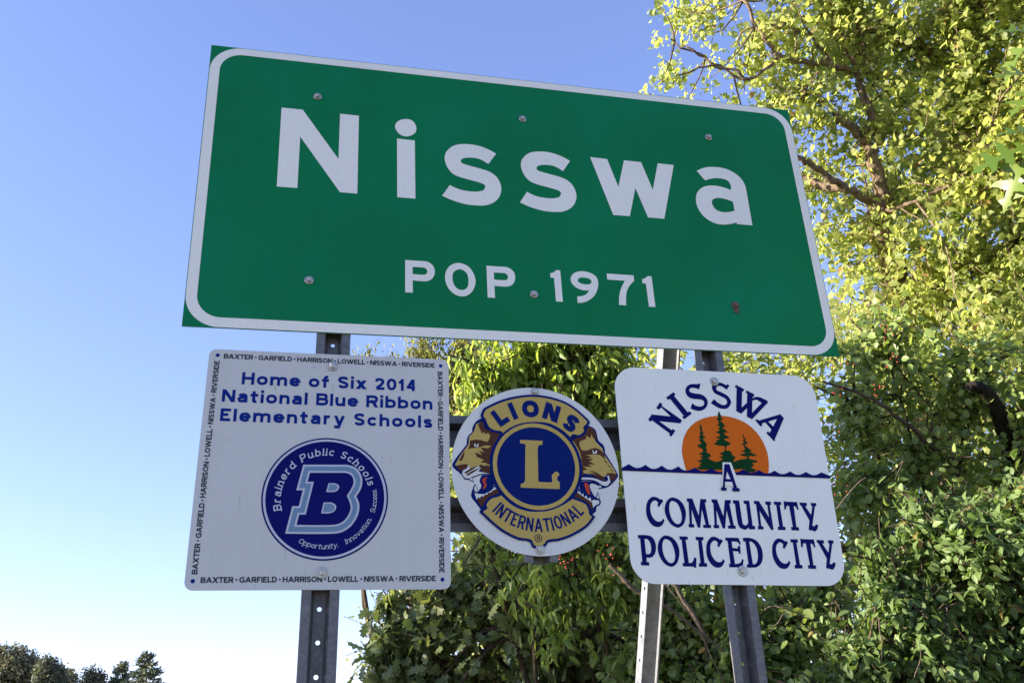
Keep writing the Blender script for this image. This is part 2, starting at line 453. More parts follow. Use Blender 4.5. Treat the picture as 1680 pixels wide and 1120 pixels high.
# ------------------------------------------------------------------ lettering built from strokes
SK = {
 'A': (.95, 'D 0,0 .5,1|D 1,0 .5,1|l .2,.27 .8,.27', '0,0 1,0'), 'B': (.76, 'L 0,0 0,1|C 0,1 .6,1 .93,.93 .93,.6 .6,.53 0,.53|C 0,.53 .6,.53 1,.43 1,.1 .6,0 0,0', '0,0 0,1'),
 'C': (.8, 'C 1,.8 .85,.96 .5,1 .12,.85 0,.5 .12,.15 .5,0 .85,.04 1,.2', ''), 'D': (.8, 'L 0,0 0,1|C 0,1 .45,1 .85,.87 1,.5 .85,.13 .45,0 0,0', '0,0 0,1'),
 'E': (.64, 'L 1,1 0,1 0,0 1,0|l 0,.52 .9,.52', '0,0 0,1'), 'F': (.62, 'L 1,1 0,1 0,0|l 0,.5 .88,.5', '0,0'),
 'G': (.85, 'C 1,.82 .82,.97 .5,1 .12,.85 0,.5 .12,.15 .5,0 .82,.03 1,.12|l 1,.05 1,.46 .6,.46', ''), 'H': (.8, 'L 0,0 0,1|L 1,0 1,1|l 0,.52 1,.52', '0,0 0,1 1,0 1,1'),
 'I': (.0, 'L .5,0 .5,1', '.5,0 .5,1'), 'L': (.62, 'L 0,1 0,0 1,0', '0,1'), 'N': (.82, 'L 0,0 0,1|L 1,0 1,1|D 1,0 0,1', '0,0 1,1'),
 'O': (.88, 'C .5,1 .87,.86 1,.5 .87,.14 .5,0 .13,.14 0,.5 .13,.86 .5,1', ''), 'P': (.74, 'L 0,0 0,1|C 0,1 .6,1 1,.9 1,.53 .6,.42 0,.42', '0,0'),
 'R': (.78, 'L 0,0 0,1|C 0,1 .6,1 .95,.9 .95,.55 .6,.45 0,.45|D 1,0 .5,.5', '0,0'),
 'S': (.7, 'C 1,.83 .8,.97 .5,1 .1,.93 .02,.7 .3,.55 .7,.45 .98,.3 .9,.07 .5,0 .2,.03 0,.17', ''), 'T': (.72, 'l -.1,1 1.1,1|L .5,0 .5,1', '.5,0'),
 'U': (.8, 'L1 0,1 0,.4|L1 1,1 1,.4|C 0,.42 .06,.12 .5,0 .94,.12 1,.42', ''), 'V': (.92, 'D .5,0 0,1|D .5,0 1,1', ''), 'W': (1.3, 'D .25,0 0,1|D .25,0 .5,1|D .75,0 .5,1|D .75,0 1,1', ''),
 'X': (.9, 'D 0,0 1,1|D 1,0 0,1', ''), 'Y': (.9, 'L1 .5,0 .5,.45|D .5,.4 0,1|D .5,.4 1,1', ''),
 'a': (.66, 'C .05,.58 .2,.7 .5,.74 .85,.68 .95,.5|L1 .95,0 .95,.52|C .95,.44 .5,.42 .1,.34 .02,.18 .15,.02 .45,0 .8,.08 .95,.25', '.95,0'),
 'b': (.7, 'L 0,0 0,1|C 0,.5 .2,.7 .55,.74 .95,.6 1,.37 .95,.14 .55,0 .2,.04 0,.24', ''), 'c': (.62, 'C 1,.58 .8,.71 .5,.74 .1,.62 0,.37 .1,.12 .5,0 .8,.03 1,.17', ''),
 'd': (.7, 'L 1,0 1,1|C 1,.5 .8,.7 .45,.74 .05,.6 0,.37 .05,.14 .45,0 .8,.04 1,.24', '1,0'), 'e': (.68, 'C .02,.38 1,.38 .95,.55 .8,.7 .5,.74 .1,.64 0,.37 .1,.1 .5,0 .8,.03 .98,.16', ''),
 'f': (.5, 'L1 .35,0 .35,.78|C .35,.74 .4,.92 .65,1 1.0,.99|l 0,.72 .9,.72', '.4,0'), 'h': (.66, 'L 0,0 0,1|C 0,.45 .15,.66 .5,.74 .88,.68 1,.45|L1 1,0 1,.47', '0,0 1,0'),
 'i': (.0, 'L .5,0 .5,.74|o 0,0', '.5,0'), 'l': (.0, 'L .5,0 .5,1', '.5,0'), 'm': (1.1, 'L 0,0 0,.74|C 0,.45 .08,.66 .26,.74 .46,.68 .5,.45|L1 .5,0 .5,.47|C .5,.45 .58,.66 .76,.74 .96,.68 1,.45|L1 1,0 1,.47', '0,0 .5,0 1,0'),
 'n': (.66, 'L 0,0 0,.74|C 0,.45 .15,.66 .5,.74 .88,.68 1,.45|L1 1,0 1,.47', '0,0 1,0'), 'o': (.7, 'C .5,.74 .88,.63 1,.37 .88,.11 .5,0 .12,.11 0,.37 .12,.63 .5,.74', ''),
 'p': (.7, 'L 0,-.28 0,.74|C 0,.5 .2,.7 .55,.74 .95,.6 1,.37 .95,.14 .55,0 .2,.04 0,.24', '0,-.28'), 'r': (.5, 'L 0,0 0,.74|C 0,.45 .2,.66 .6,.74 1,.72', '0,0'),
 's': (.6, 'C .97,.6 .75,.72 .5,.74 .1,.69 .05,.5 .4,.4 .65,.35 .95,.25 .9,.05 .5,0 .2,.02 0,.13', ''), 't': (.5, 'L1 .38,.95 .38,.2|C .38,.25 .42,.04 .7,0 1.0,.02|l 0,.74 .95,.74', ''),
 'u': (.66, 'L 1,0 1,.74|L1 0,.74 0,.3|C 0,.32 .1,.06 .48,0 .85,.08 1,.3', '1,0'), 'v': (.68, 'D .5,0 0,.74|D .5,0 1,.74', ''), 'x': (.68, 'D 0,0 1,.74|D 1,0 0,.74', ''),
 'y': (.7, 'D .5,.02 0,.74|D .35,-.3 1,.74|l .05,-.28 .3,-.28', ''),
 '0': (.66, 'C .5,1 .88,.86 1,.5 .88,.14 .5,0 .12,.14 0,.5 .12,.86 .5,1', ''), '1': (.36, 'L .9,0 .9,1|l 0,.78 .45,.84 .9,1', ''),
 '2': (.66, 'C .02,.75 .15,.95 .5,1 .9,.92 .95,.68 .7,.4 .3,.18 .05,0|l .05,0 1,0', ''), '4': (.7, 'L .75,0 .75,1|D 0,.3 .75,1|l 0,.24 1,.24', ''),
 '.': (.0, 'l .5,0 .5,.02', ''),
}
def sm_line(P, sub=6):
    s = ' '.join(('~' if 0 < i < len(P) - 1 else '') + '%f,%f' % p for i, p in enumerate(P))
    out = ring(s, sub)
    # the ring helper closes the outline; drop the closing run
    return out[:len(out) - 0] if False else out

GC = {}
def glyph(ch, t, cond=1.0, slab_=False):
    key = (ch, t, cond, slab_)
    if key in GC: return GC[key]
    w, strokes, serif = SK[ch]
    w = max(w * cond, t * (1.0 if w else 1.0)) if w else t
    low = ch.islower()
    def mp(p):
        y = p[1]
        if not low: yy = t / 2 + y * (1 - t)
        elif y < 0: yy = t / 2 + y
        elif y <= 0.74: yy = t / 2 + y / 0.74 * (0.74 - t)
        else: yy = 0.74 - t / 2 + (y - 0.74)
        return (t / 2 + p[0] * (w - t), yy)
    quads = []
    for st in strokes.split('|'):
        k, *ps = st.split()
        P = [mp(tuple(map(float, q.split(',')))) for q in ps]
        if k == 'o':
            yc = 0.74 + 0.085 + t / 2 * 0.95; x_ = t / 2
            quads.append([(x_ - t / 2, yc - t / 2), (x_ + t / 2, yc - t / 2), (x_ + t / 2, yc + t / 2), (x_ - t / 2, yc + t / 2)])
            continue
        if k == 'D':
            (xa, ya), (xb, yb) = P
            if yb < ya: (xa, ya), (xb, yb) = (xb, yb), (xa, ya)
            dx, dy = xb - xa, yb - ya
            L = math.hypot(dx, dy); hw = t * L / dy / 2 * 0.98
            hw = min(hw, t * 0.72)
            e = t / 2
            sx = dx / dy * e * 0
            quads.append([(xa - hw - sx, ya - e), (xa + hw - sx, ya - e), (xb + hw + sx, yb + e), (xb - hw + sx, yb + e)])
            continue
        closed = False
        if k == 'C':
            closed = P[0] == P[-1]
            Q = P[:-1] if closed else P
            n = len(Q); out = []
            for i in range(n if closed else n - 1):
                p0 = Q[(i - 1) % n] if (closed or i > 0) else Q[i]
                p1, p2 = Q[i], Q[(i + 1) % n]
                p3 = Q[(i + 2) % n] if (closed or i + 2 < n) else p2
                for j in range(5):
                    u = j / 5
                    out.append(tuple(0.5 * ((2*p1[c]) + (-p0[c] + p2[c])*u + (2*p0[c] - 5*p1[c] + 4*p2[c] - p3[c])*u*u + (-p0[c] + 3*p1[c] - 3*p2[c] + p3[c])*u**3) for c in (0, 1)))
            if not closed: out.append(Q[-1])
            P = out
        elif k in 'Ll' or k == 'L1':
            def ext(a, b_, d):
                l = math.hypot(a[0] - b_[0], a[1] - b_[1]) or 1
                return (a[0] + (a[0] - b_[0]) / l * d, a[1] + (a[1] - b_[1]) / l * d)
            e = t / 2
            if k == 'L': P = [ext(P[0], P[1], e)] + P[1:-1] + [ext(P[-1], P[-2], e)]
            elif k == 'l': P = [ext(P[0], P[1], e if len(P) > 2 or ch in '.iTGyxtf' else 0.0)] + P[1:-1] + [ext(P[-1], P[-2], e if ch in '.iT2tf' else 0)]
            elif k == 'L1': P = [ext(P[0], P[1], e)] + P[1:]
        n = len(P)
        nr = []
        for i in range(n):
            ds = []
            if i > 0 or closed:
                a, b_ = P[i - 1], P[i]; l = math.hypot(b_[0]-a[0], b_[1]-a[1]) or 1; ds.append(((b_[0]-a[0])/l, (b_[1]-a[1])/l))
            if i < n - 1 or closed:
                a, b_ = P[i], P[(i + 1) % n]; l = math.hypot(b_[0]-a[0], b_[1]-a[1]) or 1; ds.append(((b_[0]-a[0])/l, (b_[1]-a[1])/l))
            d = (sum(x[0] for x in ds), sum(x[1] for x in ds)); l = math.hypot(*d) or 1
            d = (d[0]/l, d[1]/l)
            c = max(0.5, d[0]*ds[0][0] + d[1]*ds[0][1])
            nr.append((-d[1] / c * t / 2, d[0] / c * t / 2))
        for i in range(n if closed else n - 1):
            j = (i + 1) % n
            quads.append([(P[i][0]+nr[i][0], P[i][1]+nr[i][1]), (P[j][0]+nr[j][0], P[j][1]+nr[j][1]), (P[j][0]-nr[j][0], P[j][1]-nr[j][1]), (P[i][0]-nr[i][0], P[i][1]-nr[i][1])])
    if slab_ and serif:
        for q in serif.split():
            x, y = mp(tuple(map(float, q.split(','))))
            y += -t / 2 if y < 0.45 else t / 2
            s = t * 1.15; h = t * 0.75
            y0 = y if y < 0.45 else y - h
            quads.append([(x - s, y0), (x + s, y0), (x + s, y0 + h), (x - s, y0 + h)])
    V, F = tri(quads, 'union')
    GC[key] = (V, F, w)
    return GC[key]

def layout_line(text, p0, p1, h, t, cond=1.0, slab_=False, shear=0.0, space=0.45):
    """letters spread from p0 to p1 along the baseline; h is the cap height in units"""
    p0, p1 = np.array(p0), np.array(p1)
    L = np.linalg.norm(p1 - p0); e = (p1 - p0) / L; nrm = np.array((-e[1], e[0]))
    ws = [space if c in ' *' else glyph(c, t, cond, slab_)[2] for c in text]
    gap = (L / h - sum(ws)) / (len(text) - 1)
    x = 0; out = []
    for c, w in zip(text, ws):
        if c == '*': out.append(('*', p0 + e * (x + w / 2) * h + nrm * 0.5 * h, 0.17 * h))
        elif c == ' ': out.append((' ', None, None))
        else:
            V, F, _ = glyph(c, t, cond, slab_)
            X = (V[:, 0] + x + shear * V[:, 1]) * h; Y = V[:, 1] * h
            out.append((c, p0 + X[:, None] * e + Y[:, None] * nrm, F))
        x += w + gap
    return out

def layout_arc(text, cen, r, a0, a1, h, t, cond=1.0, slab_=False, shear=0.0, space=0.4):
    """letters round a circle; a0..a1 degrees of the text's ends at the baseline. a1 < a0: tops outward, else tops inward"""
    cen = np.array(cen)
    ws = [space if c == ' ' else glyph(c, t, cond, slab_)[2] for c in text]
    total = abs(math.radians(a1 - a0)) * r / h
    gap = (total - sum(ws)) / (len(text) - 1)
    sgn = 1 if a1 > a0 else -1
    x = 0; out = []
    for c, w in zip(text, ws):
        if c == ' ': out.append((' ', None, None))
        else:
            V, F, _ = glyph(c, t, cond, slab_)
            a = math.radians(a0) + sgn * (x + w / 2) * h / r
            rad = np.array((math.cos(a), math.sin(a)))
            e = np.array((-rad[1], rad[0])) * sgn; up = rad if sgn < 0 else -rad
            X = (V[:, 0] - w / 2 + shear * (V[:, 1] - 0.4)) * h; Y = V[:, 1] * h
            out.append((c, cen + rad * r + X[:, None] * e + Y[:, None] * up, F))
        x += w + gap
    return out

def letters(items, mat, parent, org, depth, name='letter', join=True, dotmat=None):
    V, F, o = [], [], 0
    for c, v, f in items + [(' ', None, None)]:
        if c in '* ':
            if V: film(name, (np.concatenate(V), np.concatenate(F)), mat, parent, org, depth)
            V, F, o = [], [], 0
            continue
        V.append(v); F.append(f + o); o += len(v)
    for c, v, f in items:
        if c == '*': film('dot', tri([circle(v[0], v[1], f, 12)]), dotmat or mat, parent, org, depth)

def bolt(parent, x, z, org, mat, r=0.42, turn=0.0, hexr=0.27, length=0.2):
    """hex bolt with washer and a rounded stud end, a part of the sign it fixes"""
    def cyl(profile, n, rot=0.0):
        vs, fs = [], []
        for rr, y in profile:
            for i in range(n):
                a = 2 * math.pi * i / n + rot
                vs.append((rr * U * math.cos(a), -y * U, rr * U * math.sin(a)))
        k = len(profile)
        for j in range(k - 1):
            for i in range(n):
                fs.append((j*n+i, j*n+(i+1) % n, (j+1)*n+(i+1) % n, (j+1)*n+i))
        fs.append(tuple((k-1)*n+i for i in range(n)))
        return vs, fs
    vs, fs = cyl([(hexr, 0.05), (hexr, 0.05 + length * 0.85), (hexr * 0.86, 0.05 + length)], 6, turn)
    b_ = mesh_obj('bolt', vs, fs, mat, parent)
    b_.location = ((x - org[0]) * U, -0.001, (z - org[1]) * U)
    vs, fs = cyl([(r, 0.0), (r, 0.05), (r * 0.92, 0.075)], 20)
    mesh_obj('washer', vs, fs, mat, b_)
    vs, fs = cyl([(hexr * 0.5, 0.04 + length), (hexr * 0.5, 0.06 + length), (hexr * 0.3, 0.09 + length)], 10)
    mesh_obj('stud', vs, fs, mat, b_)
    return b_

DATA = {
 'city': {
  'N': ['6.937,23.381 8.912,23.391 12.444,18.078 12.457,23.352 14.264,23.333 14.275,14.402 12.664,14.414 8.809,20.248 8.802,14.483 6.956,14.478'],
  'i': ['17.979,21.073 19.718,21.044 19.733,14.369 18.009,14.365', '~18.797,23.500 ~19.501,23.365 ~19.878,22.578 ~19.693,21.887 ~18.942,21.437 ~18.197,21.651 ~17.788,22.450 ~18.046,23.115'],
  's': ['27.836,20.383 ~26.995,20.838 ~25.975,21.150 ~24.744,21.194 ~23.613,20.884 ~22.836,20.074 ~22.638,19.275 ~22.850,18.348 ~23.335,17.632 ~24.027,17.269 ~26.227,16.751 ~26.543,16.548 ~26.562,16.257 ~26.297,15.905 ~25.485,15.710 ~24.287,15.767 ~23.694,15.941 23.084,16.229 22.307,14.944 ~23.362,14.506 ~24.541,14.216 ~25.733,14.166 ~26.740,14.327 ~27.673,14.968 ~28.142,15.943 ~28.113,16.880 ~27.690,17.725 ~26.893,18.237 ~24.573,18.791 ~24.274,18.974 ~24.261,19.235 ~24.593,19.510 ~25.310,19.636 ~26.124,19.556 26.997,19.061'],
  's2': ['35.514,20.347 ~34.674,20.802 ~33.654,21.114 ~32.422,21.158 ~31.292,20.848 ~30.514,20.037 ~30.317,19.238 ~30.529,18.312 ~31.014,17.596 ~31.706,17.232 ~33.905,16.715 ~34.222,16.512 ~34.241,16.221 ~33.975,15.868 ~33.164,15.673 ~31.965,15.731 ~31.372,15.905 30.763,16.193 29.985,14.907 ~31.040,14.470 ~32.220,14.179 ~33.412,14.129 ~34.418,14.291 ~35.351,14.931 ~35.821,15.907 ~35.792,16.844 ~35.369,17.688 ~34.572,18.201 ~32.251,18.755 ~31.953,18.938 ~31.940,19.199 ~32.272,19.474 ~32.988,19.600 ~33.803,19.520 34.676,19.024'],
  'w': ['37.716,21.054 39.543,21.012 40.439,17.730 41.382,21.049 43.257,21.034 44.164,17.728 45.107,21.083 46.891,21.055 45.011,14.368 43.252,14.380 42.275,17.780 41.307,14.348 39.554,14.332'],
  'a': ['49.419,20.599 ~50.354,21.079 ~51.255,21.283 ~52.626,21.248 ~53.806,20.752 ~54.555,19.937 54.804,19.007 54.783,14.437 53.035,14.431 53.017,14.625 ~52.167,14.357 ~51.174,14.233 ~50.238,14.450 ~49.369,15.113 ~48.898,16.049 ~48.831,17.028 ~49.173,17.989 ~49.877,18.632 ~50.778,18.909 ~51.887,18.883 53.018,18.562 ~53.063,19.243 ~52.770,19.757 ~51.921,19.916 ~51.034,19.799 50.209,19.486', '53.023,17.116 53.022,16.029 ~52.401,15.841 ~51.651,15.748 ~50.952,15.974 ~50.609,16.534 ~50.652,17.067 ~51.041,17.369 ~51.668,17.455 ~52.390,17.336'],
  'P': ['18.751,7.686 20.229,7.682 ~20.847,7.631 ~21.307,7.272 ~21.470,6.717 ~21.329,6.101 ~20.977,5.733 ~20.516,5.607 19.423,5.627 19.439,4.370 18.744,4.368', '19.431,7.023 20.300,7.025 ~20.607,6.960 ~20.781,6.669 ~20.678,6.376 ~20.446,6.273 19.427,6.280'],
  'O': ['~23.724,7.737 ~24.521,7.504 ~25.053,6.839 ~25.262,5.979 ~25.077,5.144 ~24.588,4.511 ~23.959,4.283 ~23.267,4.470 ~22.663,5.115 ~22.411,6.046 ~22.584,6.927 ~23.026,7.484', '~23.761,7.072 ~24.268,6.915 ~24.553,6.454 ~24.587,5.760 ~24.453,5.233 ~24.055,4.948 ~23.552,5.045 ~23.214,5.496 ~23.105,6.137 ~23.244,6.755'],
  'P2': ['26.358,7.638 27.836,7.634 ~28.454,7.583 ~28.914,7.224 ~29.077,6.669 ~28.936,6.053 ~28.584,5.685 ~28.123,5.559 27.030,5.580 27.046,4.322 26.351,4.320', '27.038,6.975 27.907,6.977 ~28.214,6.912 ~28.388,6.621 ~28.285,6.328 ~28.053,6.225 27.034,6.232'],
  '1': ['33.161,7.659 33.549,7.642 33.566,4.316 32.898,4.319 32.878,6.806 32.525,6.817 32.531,7.265 ~32.871,7.405'],
  '9': ['~35.806,7.720 ~36.592,7.576 ~37.106,7.204 ~37.268,6.584 ~37.110,5.856 ~36.709,5.118 ~36.081,4.593 ~35.565,4.368 35.023,4.291 35.022,4.977 ~35.541,5.062 ~35.975,5.293 36.276,5.695 ~35.676,5.674 ~35.110,5.859 ~34.646,6.274 ~34.525,6.847 ~34.816,7.361 ~35.253,7.618', '~35.791,7.041 ~36.288,6.985 ~36.565,6.788 ~36.538,6.490 ~36.274,6.338 ~35.814,6.325 ~35.367,6.456 ~35.221,6.715 ~35.408,6.952'],
  '7': ['38.212,7.635 40.965,7.634 40.957,7.013 ~40.375,6.384 ~40.046,5.687 39.859,4.319 39.161,4.330 ~39.222,5.098 ~39.485,6.010 40.012,6.985 38.226,6.982'],
  '12': ['42.439,7.667 42.827,7.650 42.844,4.324 42.176,4.327 42.155,6.814 41.803,6.825 41.809,7.273 ~42.148,7.413'],
 },
 'badge': {
  'B0': ['10.438,-11.796 13.861,-11.755 ~14.677,-12.029 ~15.147,-12.761 ~15.141,-13.598 14.723,-14.388 ~14.986,-15.045 ~14.901,-15.861 ~14.422,-16.720 ~13.696,-17.249 ~12.820,-17.396 9.283,-17.377 9.726,-15.201 10.230,-15.199 10.487,-13.907 9.978,-13.911'],
  'B1': ['10.570,-11.957 13.835,-11.919 ~14.571,-12.165 ~14.984,-12.808 ~14.978,-13.557 14.543,-14.379 ~14.819,-15.068 ~14.742,-15.811 ~14.297,-16.609 ~13.631,-17.094 ~12.807,-17.233 9.483,-17.215 9.860,-15.363 10.364,-15.361 10.686,-13.742 10.181,-13.746'],
  'B2': ['10.871,-12.327 13.776,-12.293 ~14.328,-12.477 ~14.610,-12.916 ~14.606,-13.463 14.133,-14.357 ~14.438,-15.121 ~14.378,-15.696 ~14.011,-16.356 ~13.482,-16.741 ~12.777,-16.859 9.939,-16.844 10.165,-15.735 10.671,-15.733 11.141,-13.365 10.645,-13.369'],
  'B3': ['10.994,-12.477 13.752,-12.444 ~14.229,-12.604 ~14.458,-12.960 ~14.454,-13.424 13.966,-14.348 ~14.283,-15.143 ~14.231,-15.649 ~13.894,-16.253 ~13.422,-16.597 ~12.765,-16.707 10.125,-16.693 10.289,-15.886 10.795,-15.884 11.327,-13.212 10.834,-13.216'],
  'H0': ['12.499,-13.332 12.997,-13.327 ~13.333,-13.562 ~13.213,-13.925 ~12.918,-14.041 12.323,-14.046', '12.154,-14.906 12.745,-14.903 ~13.128,-15.155 ~13.061,-15.562 ~12.673,-15.775 11.987,-15.777'],
  'H1': ['12.582,-13.436 12.965,-13.433 ~13.209,-13.604 ~13.129,-13.846 ~12.898,-13.936 12.458,-13.940', '12.241,-15.010 12.714,-15.008 ~13.014,-15.205 ~12.966,-15.494 ~12.646,-15.670 12.114,-15.672'],
 },
 'lion': {
  'top': ['25.760,-6.644 ~27.223,-5.918 ~28.723,-5.487 ~30.225,-5.329 ~31.868,-5.538 ~33.342,-6.110 34.835,-7.405 ~34.894,-7.602 ~34.474,-8.070 ~34.525,-8.372 ~34.039,-8.762 ~33.517,-8.698 33.196,-8.961 ~32.567,-8.374 ~31.414,-7.769 ~30.231,-7.649 ~28.893,-7.804 ~27.845,-8.235 27.166,-8.741 ~26.928,-8.554 ~26.524,-8.520 ~26.028,-8.280 ~25.826,-7.914 ~25.670,-7.471 ~25.492,-7.207'],
  'top_o': ['25.596,-6.483 ~27.144,-5.714 ~28.681,-5.273 ~30.227,-5.111 ~31.922,-5.326 ~33.456,-5.921 35.025,-7.282 ~35.137,-7.657 ~34.706,-8.138 ~34.760,-8.462 ~34.103,-8.988 ~33.583,-8.925 33.187,-9.249 ~32.440,-8.553 ~31.350,-7.981 ~30.233,-7.867 ~28.948,-8.017 ~27.953,-8.425 27.162,-9.015 ~26.845,-8.765 ~26.466,-8.732 ~25.872,-8.445 ~25.627,-8.003 ~25.474,-7.570 ~25.242,-7.226'],
  'bot': ['26.771,-14.238 ~27.783,-15.137 ~28.891,-15.549 ~29.809,-15.615 ~30.887,-15.501 ~32.070,-15.048 32.983,-14.507 ~33.409,-14.646 ~34.113,-14.968 ~34.334,-15.462 ~34.362,-15.813 34.606,-16.023 ~33.963,-16.722 ~32.753,-17.411 ~31.580,-17.818 ~30.506,-17.977 ~30.277,-18.247 ~30.012,-18.435 ~29.672,-18.487 ~29.357,-18.377 ~29.145,-17.944 ~28.067,-17.738 ~26.847,-17.126 ~25.910,-16.378 ~25.350,-15.833 ~25.178,-15.629 ~25.535,-15.353 ~25.479,-15.009 ~25.917,-14.522 ~26.413,-14.380'],
  'bot_o': ['26.815,-13.987 ~27.897,-14.947 ~28.937,-15.334 ~29.805,-15.397 ~30.836,-15.288 ~31.976,-14.852 32.957,-14.270 ~33.488,-14.444 ~34.278,-14.805 ~34.547,-15.407 ~34.571,-15.707 34.918,-16.005 ~34.100,-16.893 ~32.843,-17.609 ~31.632,-18.030 ~30.619,-18.180 ~30.425,-18.408 ~30.095,-18.642 ~29.652,-18.710 ~29.201,-18.553 ~28.998,-18.137 ~27.997,-17.945 ~26.730,-17.310 ~25.766,-16.541 ~25.191,-15.981 ~24.866,-15.595 ~25.300,-15.260 ~25.248,-14.941 ~25.797,-14.330 ~26.343,-14.174'],
  'L': ['28.663,-9.328 30.669,-9.374 30.631,-9.731 ~30.333,-9.796 30.186,-10.035 30.076,-12.723 ~30.075,-12.966 30.258,-13.050 31.082,-13.070 ~31.289,-13.010 ~31.296,-12.493 ~31.550,-12.201 31.762,-12.097 32.021,-12.369 ~31.784,-12.602 ~31.767,-12.847 31.955,-13.061 31.913,-13.647 28.477,-13.550 28.494,-13.238 ~28.712,-13.165 28.896,-12.950 29.093,-9.982 ~29.078,-9.733 28.645,-9.653'],
  'navyA': ['25.383,-7.386 ~24.852,-7.722 ~24.525,-8.263 24.477,-8.677 ~24.063,-9.155 23.965,-9.798 23.228,-10.735 ~22.694,-11.542 ~22.732,-11.825 ~23.407,-12.437 23.673,-12.862 24.006,-12.903 ~24.459,-12.707 ~25.084,-12.473 25.876,-12.407 ~25.984,-12.519 26.778,-12.509 26.967,-8.321', '25.197,-12.472 ~24.976,-12.982 ~25.105,-13.430 24.695,-13.993 ~25.251,-14.044 ~26.048,-13.702 26.169,-12.970 25.932,-12.406', '24.432,-13.526 ~24.276,-13.885 ~24.217,-14.329 ~24.556,-14.824 25.136,-15.624 25.874,-15.204 26.804,-14.423 26.624,-13.416 26.248,-12.969 ~26.046,-13.758 ~25.251,-14.044 24.783,-14.014 24.473,-13.972', '23.974,-12.858 24.478,-13.145 24.315,-12.674', '24.576,-13.234 ~24.391,-13.772 24.803,-14.081 24.732,-13.568', '35.023,-7.855 ~35.626,-8.205 ~35.840,-9.194 ~36.282,-9.667 36.341,-10.325 ~37.319,-12.205 ~37.287,-12.522 ~36.644,-13.182 36.260,-13.441 35.833,-13.537 35.410,-13.622 35.659,-13.238 ~34.996,-12.944 ~34.294,-12.836 33.811,-12.956 33.227,-12.893 33.195,-8.771 34.452,-8.137', '33.871,-12.944 ~34.527,-12.879 ~35.634,-13.123 35.496,-13.332 ~34.863,-13.107 ~34.664,-13.340 ~34.899,-14.028 35.269,-14.506 ~34.287,-14.284 ~33.750,-13.693', '35.382,-13.795 35.037,-14.462 35.496,-14.482', '33.270,-13.812 33.646,-13.522 33.799,-13.807 ~34.407,-14.260 35.274,-14.460 ~35.533,-14.596 ~35.466,-14.938 ~35.127,-15.166 35.061,-15.506 34.681,-15.822 34.094,-15.170 33.099,-14.496 33.027,-13.928'],
  'yellow': ['25.254,-7.770 24.843,-7.995 24.627,-8.638 24.201,-9.117 24.111,-9.818 23.395,-10.789 22.892,-11.630 23.202,-11.739 23.967,-11.614 24.143,-12.089 25.228,-11.618 25.921,-11.836 25.954,-11.033 26.567,-9.510 26.829,-8.798 25.917,-8.524 25.518,-8.416', '34.720,-8.555 35.200,-8.604 35.561,-9.321 36.114,-9.910 36.209,-10.446 37.021,-11.797 37.194,-12.242 36.378,-12.217 36.049,-12.513 34.463,-12.241 34.088,-12.188 34.091,-11.016 33.388,-9.366 33.898,-8.996'],
  'brown': ['22.979,-11.731 ~23.486,-11.587 23.969,-11.546 ~23.983,-11.807 23.585,-12.040 23.413,-12.189 ~23.196,-11.988', '24.223,-9.502 ~24.853,-9.371 ~25.760,-9.586 26.093,-9.871 25.463,-9.884 ~24.943,-10.068 ~24.373,-10.137 24.031,-10.236 ~24.210,-9.909', '25.015,-8.014 ~25.369,-7.767 25.522,-8.297 ~26.031,-8.557 26.945,-8.796 ~26.390,-9.631 ~26.126,-10.452 ~25.935,-11.493 25.576,-11.407 25.124,-11.368 25.415,-11.157 24.802,-10.880 24.679,-10.501 25.260,-10.756 25.047,-10.356 25.496,-10.521 25.148,-10.064 25.796,-10.133 26.067,-9.930 25.528,-9.672 25.881,-9.431 26.046,-9.028 ~25.850,-8.762 25.673,-8.884 25.509,-8.652 25.388,-8.832 25.203,-8.542', '23.743,-10.403 ~23.354,-11.076 23.248,-11.249 23.495,-11.245 ~23.675,-10.842', '25.004,-11.564 ~25.103,-11.962 25.228,-12.222 25.901,-12.349 25.903,-11.722 25.546,-11.590 25.466,-11.900 25.285,-11.617', '24.622,-14.493 24.958,-14.435 25.354,-14.266 25.812,-13.984 26.390,-13.598 26.655,-13.977 26.368,-14.114 ~25.682,-14.430 ~25.271,-14.986 25.010,-15.153', '35.012,-7.977 ~35.508,-8.293 35.679,-9.222 35.351,-8.963 35.200,-8.604 35.102,-9.029 34.735,-8.796 34.673,-9.099 34.049,-9.353 ~34.050,-9.771 ~34.282,-10.160 34.890,-10.077 ~35.507,-9.922 ~35.970,-10.152 36.229,-10.482 36.281,-10.957 ~35.813,-10.537 ~35.455,-10.495 34.488,-10.560 35.072,-10.739 34.517,-10.914 35.240,-10.879 34.797,-11.146 35.312,-11.409 34.653,-11.419 35.052,-11.648 34.137,-11.603 34.558,-11.831 34.126,-12.012 34.225,-12.244 33.987,-12.538 ~34.070,-10.544 33.457,-9.245 33.772,-9.058 34.026,-8.897 ~34.532,-8.620', '36.317,-12.218 ~36.745,-12.154 37.168,-12.266 ~37.060,-12.618 36.670,-12.915 ~36.530,-12.508', '36.049,-10.984 36.425,-11.097 36.465,-11.309', '36.393,-11.428 36.708,-11.542 36.740,-11.707', '36.656,-11.826 36.891,-11.893 36.901,-12.034', '33.313,-14.006 33.519,-13.924 33.831,-14.127 34.105,-14.353 34.385,-14.511 34.744,-14.714 34.722,-15.484 34.453,-15.078 ~34.021,-14.661 33.168,-14.360'],
